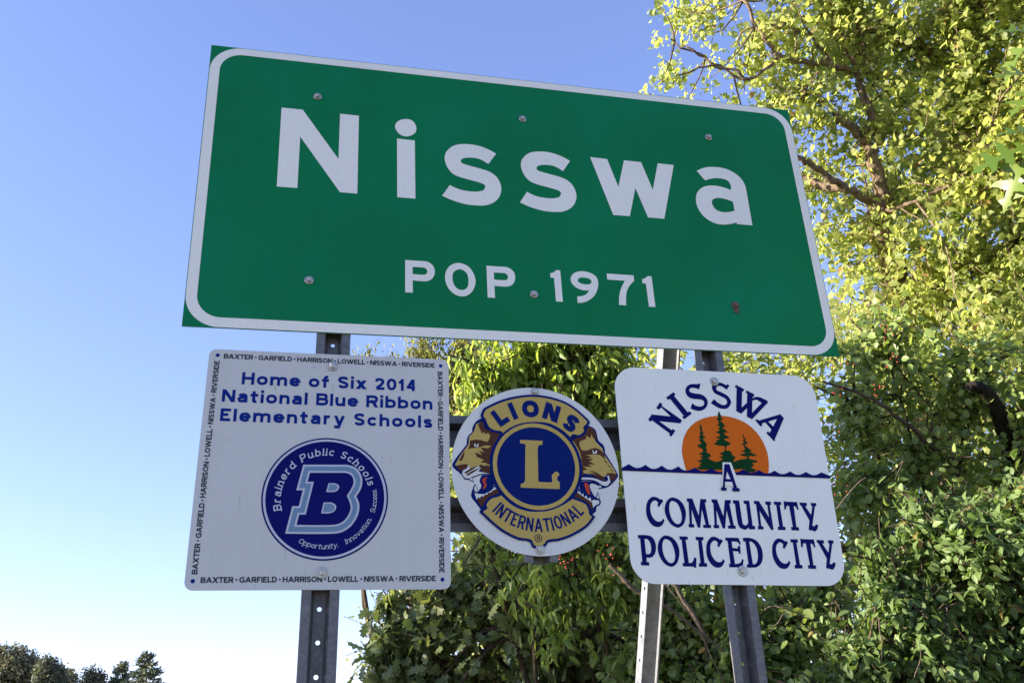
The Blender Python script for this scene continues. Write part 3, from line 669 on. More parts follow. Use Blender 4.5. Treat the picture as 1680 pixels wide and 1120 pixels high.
  'white': ['24.047,-11.544 24.158,-11.952 24.453,-11.857 24.885,-11.737 25.128,-11.871 24.870,-12.170 25.373,-12.277 25.899,-12.384 ~25.087,-12.394 ~24.406,-12.628 24.009,-12.802 23.731,-12.771 ~23.497,-12.380 23.618,-12.062 ~23.925,-11.888', '24.064,-12.835 24.392,-13.045 24.268,-12.731', '24.604,-13.379 ~24.480,-13.749 24.728,-13.992 24.686,-13.602', '24.590,-9.762 24.650,-10.016 24.944,-10.033 25.001,-9.730 24.886,-9.756 24.834,-9.943 24.744,-9.921 24.705,-9.713', '24.493,-14.050 24.802,-14.103 25.303,-14.133 25.873,-13.872 26.259,-13.510 26.387,-13.666 25.986,-13.848 25.948,-13.960 25.643,-14.008 25.582,-14.153 25.357,-14.188 25.239,-14.344 25.075,-14.279 24.922,-14.491 24.793,-14.381 24.652,-14.603', '36.481,-12.391 36.566,-12.997 36.211,-13.326 35.799,-13.272 ~35.123,-12.850 33.921,-12.770 34.017,-12.607 ~35.023,-12.642 35.831,-12.923 ~36.316,-12.860 ~36.295,-12.452 35.992,-12.491', '35.595,-13.285 35.443,-13.518 35.721,-13.469', '35.342,-13.967 35.162,-14.392 35.408,-14.414', '35.149,-10.144 35.217,-10.464 35.522,-10.423 35.606,-10.159 35.487,-10.137 35.371,-10.354 35.277,-10.332 35.248,-10.118', '33.616,-13.603 33.472,-13.924 33.762,-13.831 33.774,-14.105 33.994,-14.000 34.049,-14.320 34.297,-14.170 34.340,-14.489 34.635,-14.350 34.673,-14.714 34.877,-14.542 35.377,-14.619 35.365,-14.881 ~34.996,-15.053 34.789,-15.258 34.715,-14.771 34.382,-14.545 33.517,-13.947'],
  'whisk': ['23.702,-12.253 24.318,-11.882 24.910,-11.668 24.369,-12.040 23.764,-12.410', '23.852,-12.454 24.446,-12.085 25.131,-11.802 24.508,-12.243 23.915,-12.589', '34.593,-12.111 35.286,-12.359 36.089,-12.723 36.129,-12.932 35.270,-12.546', '34.729,-11.922 35.480,-12.205 36.007,-12.584 35.911,-12.713 35.346,-12.358'],
  'red': ['25.299,-12.753 25.640,-12.659 ~25.455,-13.090 ~25.558,-13.314 25.376,-13.674 25.176,-13.654 ~25.334,-13.316 ~25.178,-12.980', '34.154,-13.091 ~34.447,-13.112 ~34.585,-13.571 34.634,-14.087 ~34.427,-14.031 ~34.230,-13.574'],
 },
 'comm': {
  'C': ['41.181,-14.423 41.296,-14.603 40.824,-15.162 40.693,-14.990 ~40.775,-14.751 ~40.591,-14.571 ~40.359,-14.609 ~40.097,-14.899 ~40.008,-15.330 ~40.062,-15.831 ~40.313,-16.258 ~40.633,-16.421 ~40.904,-16.364 41.083,-16.143 41.215,-16.300 ~40.894,-16.755 ~40.464,-16.882 ~40.033,-16.719 ~39.682,-16.188 ~39.595,-15.511 ~39.773,-14.756 ~40.166,-14.306 ~40.519,-14.224 ~40.884,-14.352 41.036,-14.482'],
  'O': ['~42.310,-14.285 ~42.857,-14.522 ~43.208,-15.065 ~43.285,-15.752 ~43.010,-16.542 ~42.621,-16.884 ~42.236,-16.919 ~41.744,-16.613 ~41.408,-15.971 ~41.353,-15.254 ~41.613,-14.638 ~41.957,-14.345', '~42.216,-14.598 ~42.587,-14.814 ~42.790,-15.321 ~42.857,-15.969 ~42.714,-16.470 ~42.465,-16.620 ~42.171,-16.542 ~41.884,-16.114 ~41.766,-15.540 ~41.820,-14.999 ~41.994,-14.658'],
  'M': ['43.536,-14.357 44.077,-14.368 44.467,-15.894 44.828,-14.400 45.396,-14.411 45.366,-14.727 45.220,-14.713 45.335,-16.685 45.503,-16.700 45.484,-16.987 44.755,-16.957 44.756,-16.685 45.010,-16.685 44.850,-15.328 44.464,-16.950 44.235,-16.935 43.868,-15.317 43.740,-16.635 43.937,-16.649 43.897,-16.935 43.395,-16.913 43.395,-16.635 43.512,-16.620 43.670,-14.678 43.535,-14.649'],
  'M2': ['45.886,-14.424 46.428,-14.435 46.818,-15.961 47.178,-14.467 47.747,-14.478 47.716,-14.794 47.570,-14.780 47.686,-16.752 47.854,-16.767 47.835,-17.054 47.106,-17.024 47.106,-16.752 47.361,-16.752 47.201,-15.395 46.814,-17.017 46.586,-17.002 46.219,-15.384 46.090,-16.702 46.288,-16.716 46.248,-17.002 45.746,-16.980 45.745,-16.702 45.862,-16.687 46.021,-14.745 45.885,-14.716'],
  'U': ['47.945,-14.477 48.559,-14.511 48.555,-16.323 ~48.586,-16.614 ~48.801,-16.744 ~49.066,-16.578 49.133,-16.323 49.183,-14.833 48.978,-14.819 48.990,-14.508 49.546,-14.527 49.508,-16.774 49.717,-16.803 49.698,-17.100 49.121,-17.099 49.100,-16.940 ~48.821,-17.099 ~48.584,-17.106 ~48.224,-16.903 ~48.098,-16.469 48.103,-14.823 47.950,-14.787'],
  'N': ['49.986,-14.532 50.488,-14.551 51.232,-16.028 51.249,-14.897 51.098,-14.883 51.087,-14.585 51.666,-14.597 51.637,-14.895 51.498,-14.903 51.478,-17.154 51.233,-17.139 50.398,-15.441 50.343,-16.811 50.530,-16.833 50.523,-17.101 49.981,-17.108 49.993,-16.810 50.099,-16.796 50.158,-14.835 49.983,-14.829'],
  'I': ['51.934,-14.596 52.678,-14.614 52.650,-14.898 52.487,-14.899 52.473,-16.849 52.686,-16.871 52.662,-17.170 51.910,-17.154 51.932,-16.863 52.087,-16.848 52.138,-14.900 51.938,-14.886'],
  'T': ['52.939,-14.523 53.116,-14.582 54.090,-14.621 54.260,-14.590 54.307,-15.317 54.156,-15.339 ~54.047,-15.056 53.870,-14.997 53.773,-16.894 53.997,-16.908 53.994,-17.216 53.231,-17.186 53.231,-16.893 53.426,-16.886 53.407,-14.984 ~53.206,-14.970 53.100,-15.097 53.046,-15.299 52.879,-15.322'],
  'Y': ['54.492,-14.664 55.228,-14.690 55.212,-14.976 55.020,-14.992 55.459,-15.798 55.746,-14.989 55.622,-14.989 55.641,-14.688 56.175,-14.708 56.160,-14.987 56.019,-14.988 55.387,-16.762 ~55.539,-16.821 55.730,-16.688 ~55.938,-16.674 ~55.938,-16.873 55.755,-17.168 ~55.525,-17.292 ~55.257,-17.204 55.091,-17.218 54.949,-17.115 55.190,-16.319 54.618,-14.941 54.524,-14.919'],
  'P': ['38.592,-17.567 ~39.372,-17.576 ~39.841,-17.704 ~40.094,-18.089 ~40.147,-18.576 ~40.030,-19.060 ~39.752,-19.402 ~39.446,-19.489 39.176,-19.466 39.162,-19.842 39.365,-19.865 39.354,-20.151 38.623,-20.123 38.611,-19.837 38.758,-19.838 38.780,-17.874 38.612,-17.853', '39.169,-17.911 ~39.442,-17.933 ~39.635,-18.191 ~39.693,-18.643 ~39.608,-19.057 ~39.407,-19.193 39.174,-19.157'],
  'O2': ['~41.258,-17.614 ~41.805,-17.851 ~42.156,-18.395 ~42.233,-19.081 ~41.957,-19.871 ~41.568,-20.213 ~41.183,-20.248 ~40.692,-19.942 ~40.355,-19.301 ~40.301,-18.583 ~40.561,-17.967 ~40.904,-17.674', '~41.164,-17.927 ~41.535,-18.143 ~41.737,-18.650 ~41.805,-19.298 ~41.661,-19.800 ~41.413,-19.950 ~41.119,-19.871 ~40.831,-19.443 ~40.714,-18.869 ~40.768,-18.328 ~40.941,-17.987'],
  'L': ['42.402,-17.677 43.179,-17.714 43.157,-17.982 42.952,-17.981 42.979,-19.947 ~43.268,-19.929 43.539,-19.502 43.738,-19.538 43.599,-20.367 43.416,-20.379 43.407,-20.282 42.398,-20.251 42.399,-19.962 42.572,-19.957 42.566,-17.980 42.400,-17.972'],
  'I2': ['43.896,-17.732 44.640,-17.751 44.611,-18.035 44.449,-18.036 44.435,-19.985 44.648,-20.007 44.624,-20.307 43.872,-20.291 43.894,-20.000 44.049,-19.985 44.100,-18.037 43.900,-18.023'],
  'C2': ['46.314,-17.930 46.430,-18.110 45.957,-18.669 45.826,-18.497 ~45.908,-18.258 ~45.725,-18.078 ~45.492,-18.116 ~45.230,-18.406 ~45.141,-18.837 ~45.196,-19.338 ~45.447,-19.765 ~45.766,-19.928 ~46.037,-19.871 46.216,-19.650 46.348,-19.807 ~46.027,-20.262 ~45.597,-20.389 ~45.166,-20.226 ~44.815,-19.695 ~44.728,-19.018 ~44.906,-18.263 ~45.300,-17.813 ~45.652,-17.731 ~46.018,-17.859 46.170,-17.989'],
  'E': ['46.691,-17.811 47.956,-17.837 48.093,-18.337 ~48.014,-18.443 47.939,-18.422 ~47.815,-18.229 ~47.515,-18.156 47.256,-18.169 47.248,-18.709 47.744,-18.761 47.763,-18.549 48.000,-18.529 47.948,-19.222 47.772,-19.206 47.762,-19.030 47.249,-18.991 47.266,-20.093 ~47.675,-20.041 ~47.893,-19.889 48.007,-19.666 48.143,-19.737 47.926,-20.392 46.684,-20.365 46.690,-20.087 46.838,-20.075 46.863,-18.104 46.688,-18.082'],
  'D': ['48.358,-17.853 ~49.088,-17.855 ~49.671,-18.130 ~50.004,-18.704 ~50.029,-19.414 ~49.769,-20.047 ~49.283,-20.379 ~48.848,-20.423 48.345,-20.418 48.368,-20.139 48.533,-20.126 48.566,-18.161 48.370,-18.160', '48.938,-18.184 ~49.187,-18.200 ~49.506,-18.630 ~49.568,-19.269 ~49.439,-19.833 ~49.214,-20.098 48.953,-20.123'],
  'C3': ['52.562,-18.111 52.678,-18.292 52.205,-18.851 52.074,-18.678 ~52.156,-18.440 ~51.972,-18.260 ~51.740,-18.297 ~51.478,-18.587 ~51.389,-19.019 ~51.444,-19.520 ~51.694,-19.947 ~52.014,-20.110 ~52.285,-20.053 52.464,-19.832 52.596,-19.989 ~52.275,-20.443 ~51.845,-20.570 ~51.414,-20.408 ~51.063,-19.876 ~50.976,-19.199 ~51.154,-18.445 ~51.548,-17.994 ~51.900,-17.912 ~52.266,-18.040 52.418,-18.170'],
  'I3': ['52.947,-17.975 53.691,-17.993 53.663,-18.277 53.500,-18.278 53.486,-20.228 53.699,-20.250 53.675,-20.549 52.923,-20.533 52.945,-20.242 53.100,-20.227 53.151,-18.279 52.951,-18.265'],
  'T2': ['53.949,-17.906 54.125,-17.965 55.099,-18.004 55.270,-17.973 55.317,-18.700 55.165,-18.723 ~55.056,-18.439 54.880,-18.380 54.783,-20.277 55.007,-20.291 55.004,-20.599 54.241,-20.569 54.240,-20.276 54.436,-20.269 54.417,-18.367 ~54.215,-18.353 54.110,-18.480 54.056,-18.682 53.889,-18.705'],
  'Y2': ['55.526,-18.051 56.262,-18.078 56.246,-18.363 56.053,-18.379 56.493,-19.185 56.780,-18.376 56.656,-18.377 56.675,-18.075 57.209,-18.095 57.194,-18.374 57.053,-18.375 56.421,-20.149 ~56.573,-20.208 56.764,-20.076 ~56.972,-20.061 ~56.972,-20.260 56.789,-20.555 ~56.559,-20.680 ~56.291,-20.591 56.125,-20.605 55.982,-20.502 56.224,-19.706 55.652,-18.328 55.558,-18.306'],
  'aN': ['40.759,-7.127 41.175,-6.613 43.000,-6.758 42.193,-5.920 41.912,-6.146 41.681,-5.975 42.113,-5.426 42.360,-5.591 42.247,-5.753 44.077,-7.103 43.850,-7.403 41.811,-7.248 42.931,-8.076 43.047,-7.944 43.288,-8.133 42.819,-8.692 42.606,-8.549 42.711,-8.405 41.127,-7.182 40.977,-7.335'],
  'aI': ['42.784,-4.926 43.574,-4.377 43.764,-4.578 43.593,-4.752 44.736,-6.294 44.950,-6.208 45.122,-6.435 44.305,-6.998 44.114,-6.773 44.285,-6.650 43.151,-5.047 42.935,-5.168'],
  'aS': ['46.414,-3.449 46.195,-4.022 ~45.749,-3.881 ~45.332,-3.930 ~45.180,-4.139 ~45.280,-4.304 ~45.673,-4.426 ~46.213,-4.475 ~46.660,-4.696 ~46.896,-5.194 ~46.680,-5.737 ~46.260,-6.050 ~45.839,-6.142 ~45.442,-6.074 45.068,-5.939 45.300,-5.392 ~45.639,-5.635 ~46.037,-5.703 ~46.396,-5.578 ~46.517,-5.306 ~46.400,-5.075 ~46.069,-5.005 ~45.460,-4.971 ~45.010,-4.785 ~44.788,-4.321 ~44.934,-3.843 ~45.315,-3.557 ~45.804,-3.485 46.089,-3.508 46.142,-3.425'],
  'aS2': ['49.367,-3.511 49.005,-3.949 ~48.738,-3.740 ~48.415,-3.580 ~48.130,-3.625 ~47.959,-3.836 ~48.033,-4.038 ~48.454,-4.228 ~49.024,-4.583 ~49.262,-5.050 ~49.128,-5.460 ~48.762,-5.808 ~48.305,-5.868 ~47.874,-5.767 47.184,-5.332 47.576,-4.916 ~47.945,-5.295 ~48.399,-5.483 ~48.722,-5.405 ~48.849,-5.165 ~48.737,-4.864 ~48.257,-4.609 ~47.684,-4.289 ~47.526,-3.818 ~47.668,-3.471 ~47.976,-3.267 ~48.466,-3.249 ~48.862,-3.392 49.042,-3.489 49.178,-3.381'],
  'aW': ['50.037,-3.404 50.858,-3.836 50.679,-4.069 50.577,-4.052 50.260,-5.682 50.879,-5.188 51.075,-4.227 50.905,-4.191 51.053,-3.932 51.813,-4.318 51.645,-4.598 51.578,-4.579 51.530,-4.738 ~51.861,-4.570 ~52.284,-4.576 ~52.680,-4.735 53.041,-4.894 53.076,-5.098 51.128,-6.813 50.648,-6.571 50.805,-5.712 50.118,-6.291 49.637,-6.050 50.055,-3.727 49.890,-3.664', '51.469,-5.013 ~51.814,-4.845 ~52.082,-4.925 52.407,-5.167 51.251,-6.171'],
  'aA': ['54.147,-6.223 54.462,-6.621 53.125,-8.725 53.191,-8.823 53.001,-8.913 52.364,-8.114 52.569,-7.943 52.714,-8.106 52.949,-7.767 52.440,-7.092 52.093,-7.202 52.088,-7.389 51.878,-7.514 51.447,-6.904 51.624,-6.766 51.822,-6.914', '52.775,-6.983 53.718,-6.709 53.191,-7.474'],
  'sun': ['~47.942,-6.556 ~49.237,-6.712 ~50.597,-7.315 ~51.602,-8.436 ~52.090,-9.811 ~52.093,-11.055 51.847,-12.141 43.852,-11.928 ~43.678,-10.700 ~43.691,-9.846 ~44.167,-8.480 ~45.077,-7.458 ~46.333,-6.818'],
  'firs': ['45.838,-7.375 45.930,-7.813 45.941,-8.189 46.052,-8.311 45.866,-8.441 46.183,-8.745 45.851,-8.815 46.008,-9.060 46.221,-9.365 46.056,-9.616 46.140,-9.923 45.989,-10.073 46.407,-10.287 46.434,-10.531 46.041,-10.599 46.508,-10.897 46.875,-11.013 46.691,-11.382 46.390,-11.689 45.239,-11.741 44.818,-11.590 45.288,-11.402 45.187,-11.222 45.462,-11.072 44.970,-10.958 45.575,-10.729 45.346,-10.550 45.683,-10.422 45.257,-10.282 45.711,-10.054 45.708,-9.808 45.290,-9.594 45.247,-9.447 45.650,-9.315 45.613,-9.130 45.446,-8.948 45.657,-8.819 45.482,-8.698 45.711,-8.444 45.599,-8.322 45.790,-8.067 45.671,-7.819', '47.883,-6.084 48.022,-6.554 48.009,-6.810 48.223,-6.868 47.870,-7.030 48.154,-7.315 48.280,-7.603 47.963,-7.699 48.482,-8.154 48.016,-8.203 48.118,-8.389 48.593,-8.692 47.990,-8.793 48.036,-8.917 48.579,-9.193 48.419,-9.383 48.120,-9.464 47.976,-9.888 48.460,-9.941 48.587,-10.371 48.888,-10.514 48.661,-10.715 48.553,-10.987 46.737,-11.076 47.280,-10.885 47.566,-10.696 47.207,-10.518 47.678,-10.387 47.254,-10.210 47.736,-10.016 47.885,-9.890 47.947,-9.492 47.243,-9.431 46.816,-9.266 47.229,-9.096 47.193,-8.910 47.593,-8.839 47.165,-8.661 47.641,-8.525 47.549,-8.276 47.241,-8.158 47.656,-7.997 47.560,-7.773 47.776,-7.641 47.468,-7.522 47.693,-7.327 47.667,-7.073 47.498,-6.887 47.715,-6.754 47.698,-6.435', '49.972,-8.283 50.042,-8.660 50.225,-8.744 50.072,-8.873 50.314,-9.157 49.937,-9.290 50.214,-9.597 50.623,-9.901 50.283,-9.969 51.076,-10.328 50.604,-10.398 50.220,-10.343 50.168,-10.653 50.928,-10.802 50.968,-10.949 50.433,-11.019 50.581,-11.300 50.239,-11.391 50.404,-11.573 50.775,-11.690 50.346,-11.916 49.701,-11.888 49.547,-11.646 48.723,-11.535 49.087,-11.285 48.533,-11.110 49.072,-10.979 48.832,-10.860 49.377,-10.703 49.841,-10.659 50.068,-10.469 49.248,-10.298 49.596,-10.168 49.999,-10.099 49.506,-9.922 49.920,-9.789 49.861,-9.354 49.618,-9.234 49.968,-9.101 49.812,-8.854 50.021,-8.786 49.864,-8.538', '46.429,-10.996 49.280,-10.902 49.092,-11.652 46.385,-11.726'],
  'waves': ['37.703,-11.726 38.452,-11.324 ~38.875,-11.591 ~39.209,-11.669 ~39.561,-11.593 40.017,-11.372 ~40.403,-11.653 ~40.739,-11.731 ~41.095,-11.655 41.559,-11.409 ~41.945,-11.703 ~42.283,-11.782 ~42.642,-11.705 43.112,-11.458 ~43.497,-11.765 ~43.838,-11.845 ~44.201,-11.767 44.696,-11.556 ~45.104,-11.803 ~45.447,-11.883 ~45.813,-11.806 46.313,-11.605 ~46.711,-11.842 ~47.057,-11.922 ~47.427,-11.845 47.845,-11.633 ~48.246,-11.858 ~48.594,-11.939 ~48.968,-11.861 49.417,-11.647 ~49.792,-11.887 ~50.142,-11.967 ~50.519,-11.889 50.998,-11.687 ~51.372,-11.939 ~51.724,-12.021 ~52.106,-11.942 52.565,-11.727 ~52.930,-11.968 ~53.285,-12.050 ~53.670,-11.971 54.119,-11.768 ~54.496,-12.022 ~54.853,-12.104 ~55.242,-12.025 55.715,-11.797 ~56.098,-12.027 ~56.457,-12.109 ~56.850,-12.030 57.297,-11.826 58.130,-12.176 58.096,-12.400 37.683,-11.927'],
  'A': ['47.602,-11.200 48.093,-11.193 48.514,-13.391 48.752,-13.427 48.705,-13.711 48.000,-13.698 48.048,-13.395 48.176,-13.356 48.098,-12.825 47.430,-12.832 47.307,-13.364 47.503,-13.400 47.421,-13.665 46.904,-13.632 46.947,-13.348 47.108,-13.347', '47.762,-11.872 47.993,-12.597 47.532,-12.564'],
  'Ahalo': ['47.466,-11.028 48.281,-11.035 48.694,-12.532 48.545,-13.201 47.028,-13.215 47.276,-12.262'],
 },
}


# ------------------------------------------------------------------ the green city sign
def rings_of(g, k): return [ring(s) for s in DATA[g][k]]
SW, SH = 61.83, 30.0
TH = 0.10 * U
org = (SW / 2, 0.0)
city = empty('city_limit_sign', (org[0] * U, 0, SZ), 'large green sign with white border reading Nisswa POP . 1971', 'sign')
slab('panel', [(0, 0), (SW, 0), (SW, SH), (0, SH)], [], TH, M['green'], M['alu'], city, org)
def rr(x0, z0, x1, z1, r_): return rquad([(x0, z0), (x1, z0), (x1, z1), (x0, z1)], r_, 12)
film('border', tri([rr(0.06, 0.06, SW - 0.06, SH - 0.06, 2.9), rr(0.98, 0.98, SW - 0.95, SH - 0.85, 2.05)]), M['legend'], city, org, 0.0006)
for k in DATA['city']:
    film('letter' if k[0].isalpha() else 'numeral', tri(rings_of('city', k)), M['legend'], city, org, 0.0006)
for i, (x, z) in enumerate(((10.25, 25.1), (30.8, 24.95), (51.4, 25.06), (10.23, 5.0), (30.8, 4.92), (51.31, 5.0))):
    bolt(city, x, z, org, M['zinc'] if i != 5 else M['rust'], 0.40, i * 0.7, 0.24, 0.28)
b_ = bolt(city, 51.36, 4.45, org, M['rust'], 0.30, 0.4, 0.2, 0.12)

# ------------------------------------------------------------------ the school sign
org = (12.35, -21.72)
school = empty('school_sign', (org[0] * U, 0, SZ + org[1] * U), 'square white school sign with blue lettering and a round navy badge holding a B', 'sign')
cq = [(2.107, -21.60), (22.343, -21.833), (22.572, -2.05), (2.397, -1.944)]
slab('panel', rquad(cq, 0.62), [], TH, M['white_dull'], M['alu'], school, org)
L = 0.0006
for txt, a, c_, h in (('Home of Six 2014', (5.156, -5.01), (19.689, -5.129), 1.08), ('National Blue Ribbon', (3.698, -6.584), (21.058, -6.759), 1.08), ('Elementary Schools', (3.681, -8.237), (21.034, -8.409), 1.08)):
    letters(layout_line(txt, a, c_, h, 0.225, 1.16, space=0.3), M['royal'], school, org, L, 'lettering')
NAMES = 'BAXTER * GARFIELD * HARRISON * LOWELL * NISSWA * RIVERSIDE'.replace(' * ', '*')
for a, c_, h in (((3.574, -2.761), (21.315, -2.867), 0.43), ((3.261, -21.07), (21.128, -21.184), 0.43),
                 ((2.993, -20.424), (3.282, -3.0), 0.42), ((21.573, -3.224), (21.415, -20.525), 0.42)):
    letters(layout_line(NAMES, a, c_, h, 0.22, 1.08, space=0.85), M['char'], school, org, L, 'lettering', dotmat=M['royal'])
for x, z in ((3.079, -2.493), (21.846, -2.671), (2.709, -20.927), (21.664, -21.067)):
    film('dot', tri([circle(x, z, 0.16, 16)]), M['royal'], school, org, L)
BC = (12.305, -14.50)
film('badge', tri([circle(*BC, 5.0, 96)]), M['navy'], school, org, L)
film('badge_ring', tri([circle(*BC, 4.87, 96), circle(*BC, 4.69, 96)]), M['pale'], school, org, 2 * L)
for k, (nm, mt) in enumerate((('B0', 'pale'), ('B1', 'steelblue'), ('B2', 'pale'), ('B3', 'navy'))):
    film('letter_outline' if k < 3 else 'letter', tri(rings_of('badge', nm)), M[mt], school, org, (2 + k) * L)
for k, mt in (('H0', 'pale'), ('H1', 'steelblue')):
    for rg_ in rings_of('badge', k): film('letter_counter', tri([rg_]), M[mt], school, org, (6 if k == 'H0' else 7) * L)
letters(layout_arc('Brainerd Public Schools', BC, 3.50, 196.5, 16.0, 0.62, 0.155, 1.0, True, 0.12), M['pale'], school, org, 2 * L, 'lettering')
for txt, a0, a1 in (('Opportunity.', -119, -74), ('Innovation.', -65, -24.8), ('Success.', -17.5, 10.5)):
    letters(layout_arc(txt, BC, 4.10, a0, a1, 0.40, 0.12, 1.0, True, 0.15), M['pale'], school, org, 2 * L, 'lettering')
bolt(school, 12.5, -3.1, org, M['zinc'], 0.44, 0.3); bolt(school, 12.2, -20.42, org, M['zinc'], 0.44, 0.1)

# ------------------------------------------------------------------ the round emblem sign
org = (29.95, -19.4)
lion = empty('round_emblem_sign', (org[0] * U, 0, SZ + org[1] * U), 'round white sign with blue and gold lion emblem reading LIONS INTERNATIONAL', 'sign')
DC = (30.03, -11.86)
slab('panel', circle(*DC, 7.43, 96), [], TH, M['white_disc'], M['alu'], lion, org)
EC = (29.98, -11.63)
film('emblem_outline', tri([ring(s) for s in DATA['lion']['navyA']] + [circle(*EC, 4.12, 72)], 'union'), M['navyd'], lion, org, L)
for k, s in enumerate(DATA['lion']['yellow']): film('lion_face', tri([ring(s)]), M['gold'], lion, org, 2 * L + k * 8e-6)
for k, s in enumerate(DATA['lion']['brown']): film('lion_marking', tri([ring(s)]), M['brown'], lion, org, 3 * L + k * 8e-6)
for k, s in enumerate(DATA['lion']['white']): film('lion_white_patch', tri([ring(s)]), M['white_disc'], lion, org, 4 * L + k * 8e-6)
for k, s in enumerate(DATA['lion']['whisk']): film('lion_whisker', tri([ring(s)]), M['brown'], lion, org, 5 * L + k * 8e-6)
for k, s in enumerate(DATA['lion']['red']): film('lion_tongue', tri([ring(s)]), M['red'], lion, org, 4 * L + k * 8e-6)
film('banner_outline', tri([ring(DATA['lion']['top_o'][0]), ring(DATA['lion']['bot_o'][0]), circle(*EC, 4.10, 72)], 'union'), M['navyd'], lion, org, 5 * L)
film('ring', tri([circle(*EC, 3.83, 72), circle(*EC, 3.47, 72)]), M['gold'], lion, org, 6 * L)
film('banner', tri(rings_of('lion', 'top')), M['gold'], lion, org, 6 * L)
film('banner', tri(rings_of('lion', 'bot')), M['gold'], lion, org, 6 * L)
film('letter', tri(rings_of('lion', 'L')), M['gold'], lion, org, 6 * L)
for c_, a0, r0 in (('L', 124.5, 4.50), ('I', 110.5, 4.46), ('O', 92.5, 4.38), ('N', 71.0, 4.38), ('S', 49.0, 4.42)):
    V_, F_, w_ = glyph(c_, 0.29, 1.10)
    a = math.radians(a0); rad = np.array((math.cos(a), math.sin(a))); e = np.array((rad[1], -rad[0])); h = 1.58
    P_ = np.array(EC) + rad * r0 + ((V_[:, 0] - w_ / 2) * h)[:, None] * e + (V_[:, 1] * h)[:, None] * rad
    film('letter', (P_, F_), M['navyd'], lion, org, 7 * L)
letters(layout_arc('INTERNATIONAL', EC, 5.68, -136, -45.5, 1.13, 0.145, 0.66), M['navyd'], lion, org, 7 * L, 'lettering')
film('trademark_ring', tri([circle(29.75, -17.82, 0.33, 28), circle(29.75, -17.82, 0.27, 28)]), M['char'], lion, org, 7 * L)
letters(layout_line('R', (29.64, -17.99), (29.9, -17.99), 0.36, 0.17) if False else [('R', np.array((29.63, -18.01)) + glyph('R', 0.17)[0] * 0.36, glyph('R', 0.17)[1])], M['char'], lion, org, 7 * L, 'letter')
bolt(lion, 30.26, -4.78, org, M['zinc'], 0.36, 0.5); bolt(lion, 29.88, -18.75, org, M['zinc'], 0.42, 0.2)

# ------------------------------------------------------------------ the community sign
org = (47.9, -21.9)
comm = empty('community_sign', (org[0] * U, 0, SZ + org[1] * U), 'white sign with fir trees on an orange sun reading A COMMUNITY POLICED CITY', 'sign')
cq = [(37.707, -21.629), (57.80, -22.133), (58.358, -2.213), (37.927, -2.046)]
slab('panel', rquad(cq, 2.1, 12), [], TH, M['white'], M['alu'], comm, org)
film('orange_sun', tri(rings_of('comm', 'sun')), M['orange'], comm, org, L)
film('fir_trees', tri([ring(s) for s in DATA['firs' if 'firs' in DATA else 'comm']['firs']], 'union'), M['fir'], comm, org, 2 * L)
film('wave_line', tri(rings_of('comm', 'waves')), M['navy'], comm, org, 3 * L)
film('letter_outline', tri(rings_of('comm', 'Ahalo')), M['white'], comm, org, 4 * L)
for k in DATA['comm']:
    if k in ('sun', 'firs', 'waves', 'Ahalo'): continue
    film('letter', tri(rings_of('comm', k)), M['navy'], comm, org, (5 if k == 'A' else 1) * L)
bolt(comm, 47.86, -3.18, org, M['zinc'], 0.42, 0.25); bolt(comm, 47.87, -20.7, org, M['zinc'], 0.46, 0.6)

# ------------------------------------------------------------------ posts, rails and brace: hat-section channel with punched web
def channel(name, length, hole0, pitch, mat, holes=True, loc=(0, 0, 0), rot=None, label=None, cat=None, group=None, parent=None, fl=1.45, we=0.62, wi=0.88, dep=1.2):
    """hat channel along +z from 0 to length (units), flanges at y=0, web at y=dep; open to -y"""
    root = empty(name, loc, label, cat, group) if parent is None else None
    t = 0.16
    def prism(nm, pts, par):
        # pts: 4 points (x,y) of the cross-section, anticlockwise
        vs = [(x * U, y * U, 0) for x, y in pts] + [(x * U, y * U, length * U) for x, y in pts]
        fs = [(3, 2, 1, 0), (4, 5, 6, 7)] + [(i, (i + 1) % 4, 4 + (i + 1) % 4, 4 + i) for i in range(4)]
        return mesh_obj(nm, vs, fs, mat, par)
    par = root or parent
    prism('flange', [(-fl, 0), (-wi, 0), (-wi, t), (-fl, t)], par)
    prism('flange', [(wi, 0), (fl, 0), (fl, t), (wi, t)], par)
    prism('side_wall', [(-wi, 0.003), (-wi + t, 0.003), (-we + t, dep - 0.003), (-we, dep - 0.003)], par)
    prism('side_wall', [(wi - t, 0.003), (wi, 0.003), (we, dep - 0.003), (we - t, dep - 0.003)], par)
    hs = []
    z = hole0
    while holes and z < length - 0.5:
        if z > 0.5: hs.append(circle(0, z, 0.185, 12))
        z += pitch
    V, F = tri([[(-we, 0), (we, 0), (we, length), (-we, length)]] + hs)
    n = len(V)
    vs = [(v[0] * U, dep * U, v[1] * U) for v in V] + [(v[0] * U, (dep + t) * U, v[1] * U) for v in V]
    fs = [tuple(f) for f in F] + [tuple(n + i for i in f[::-1]) for f in F]
    cnt = set()
    for f in F:
        for i in range(3): cnt.add((f[i], f[(i + 1) % 3]))
    for a, c_ in cnt:
        if (c_, a) not in cnt: fs.append((c_, a, a + n, c_ + n))
    mesh_obj('web', vs, fs, mat, par)
    return root

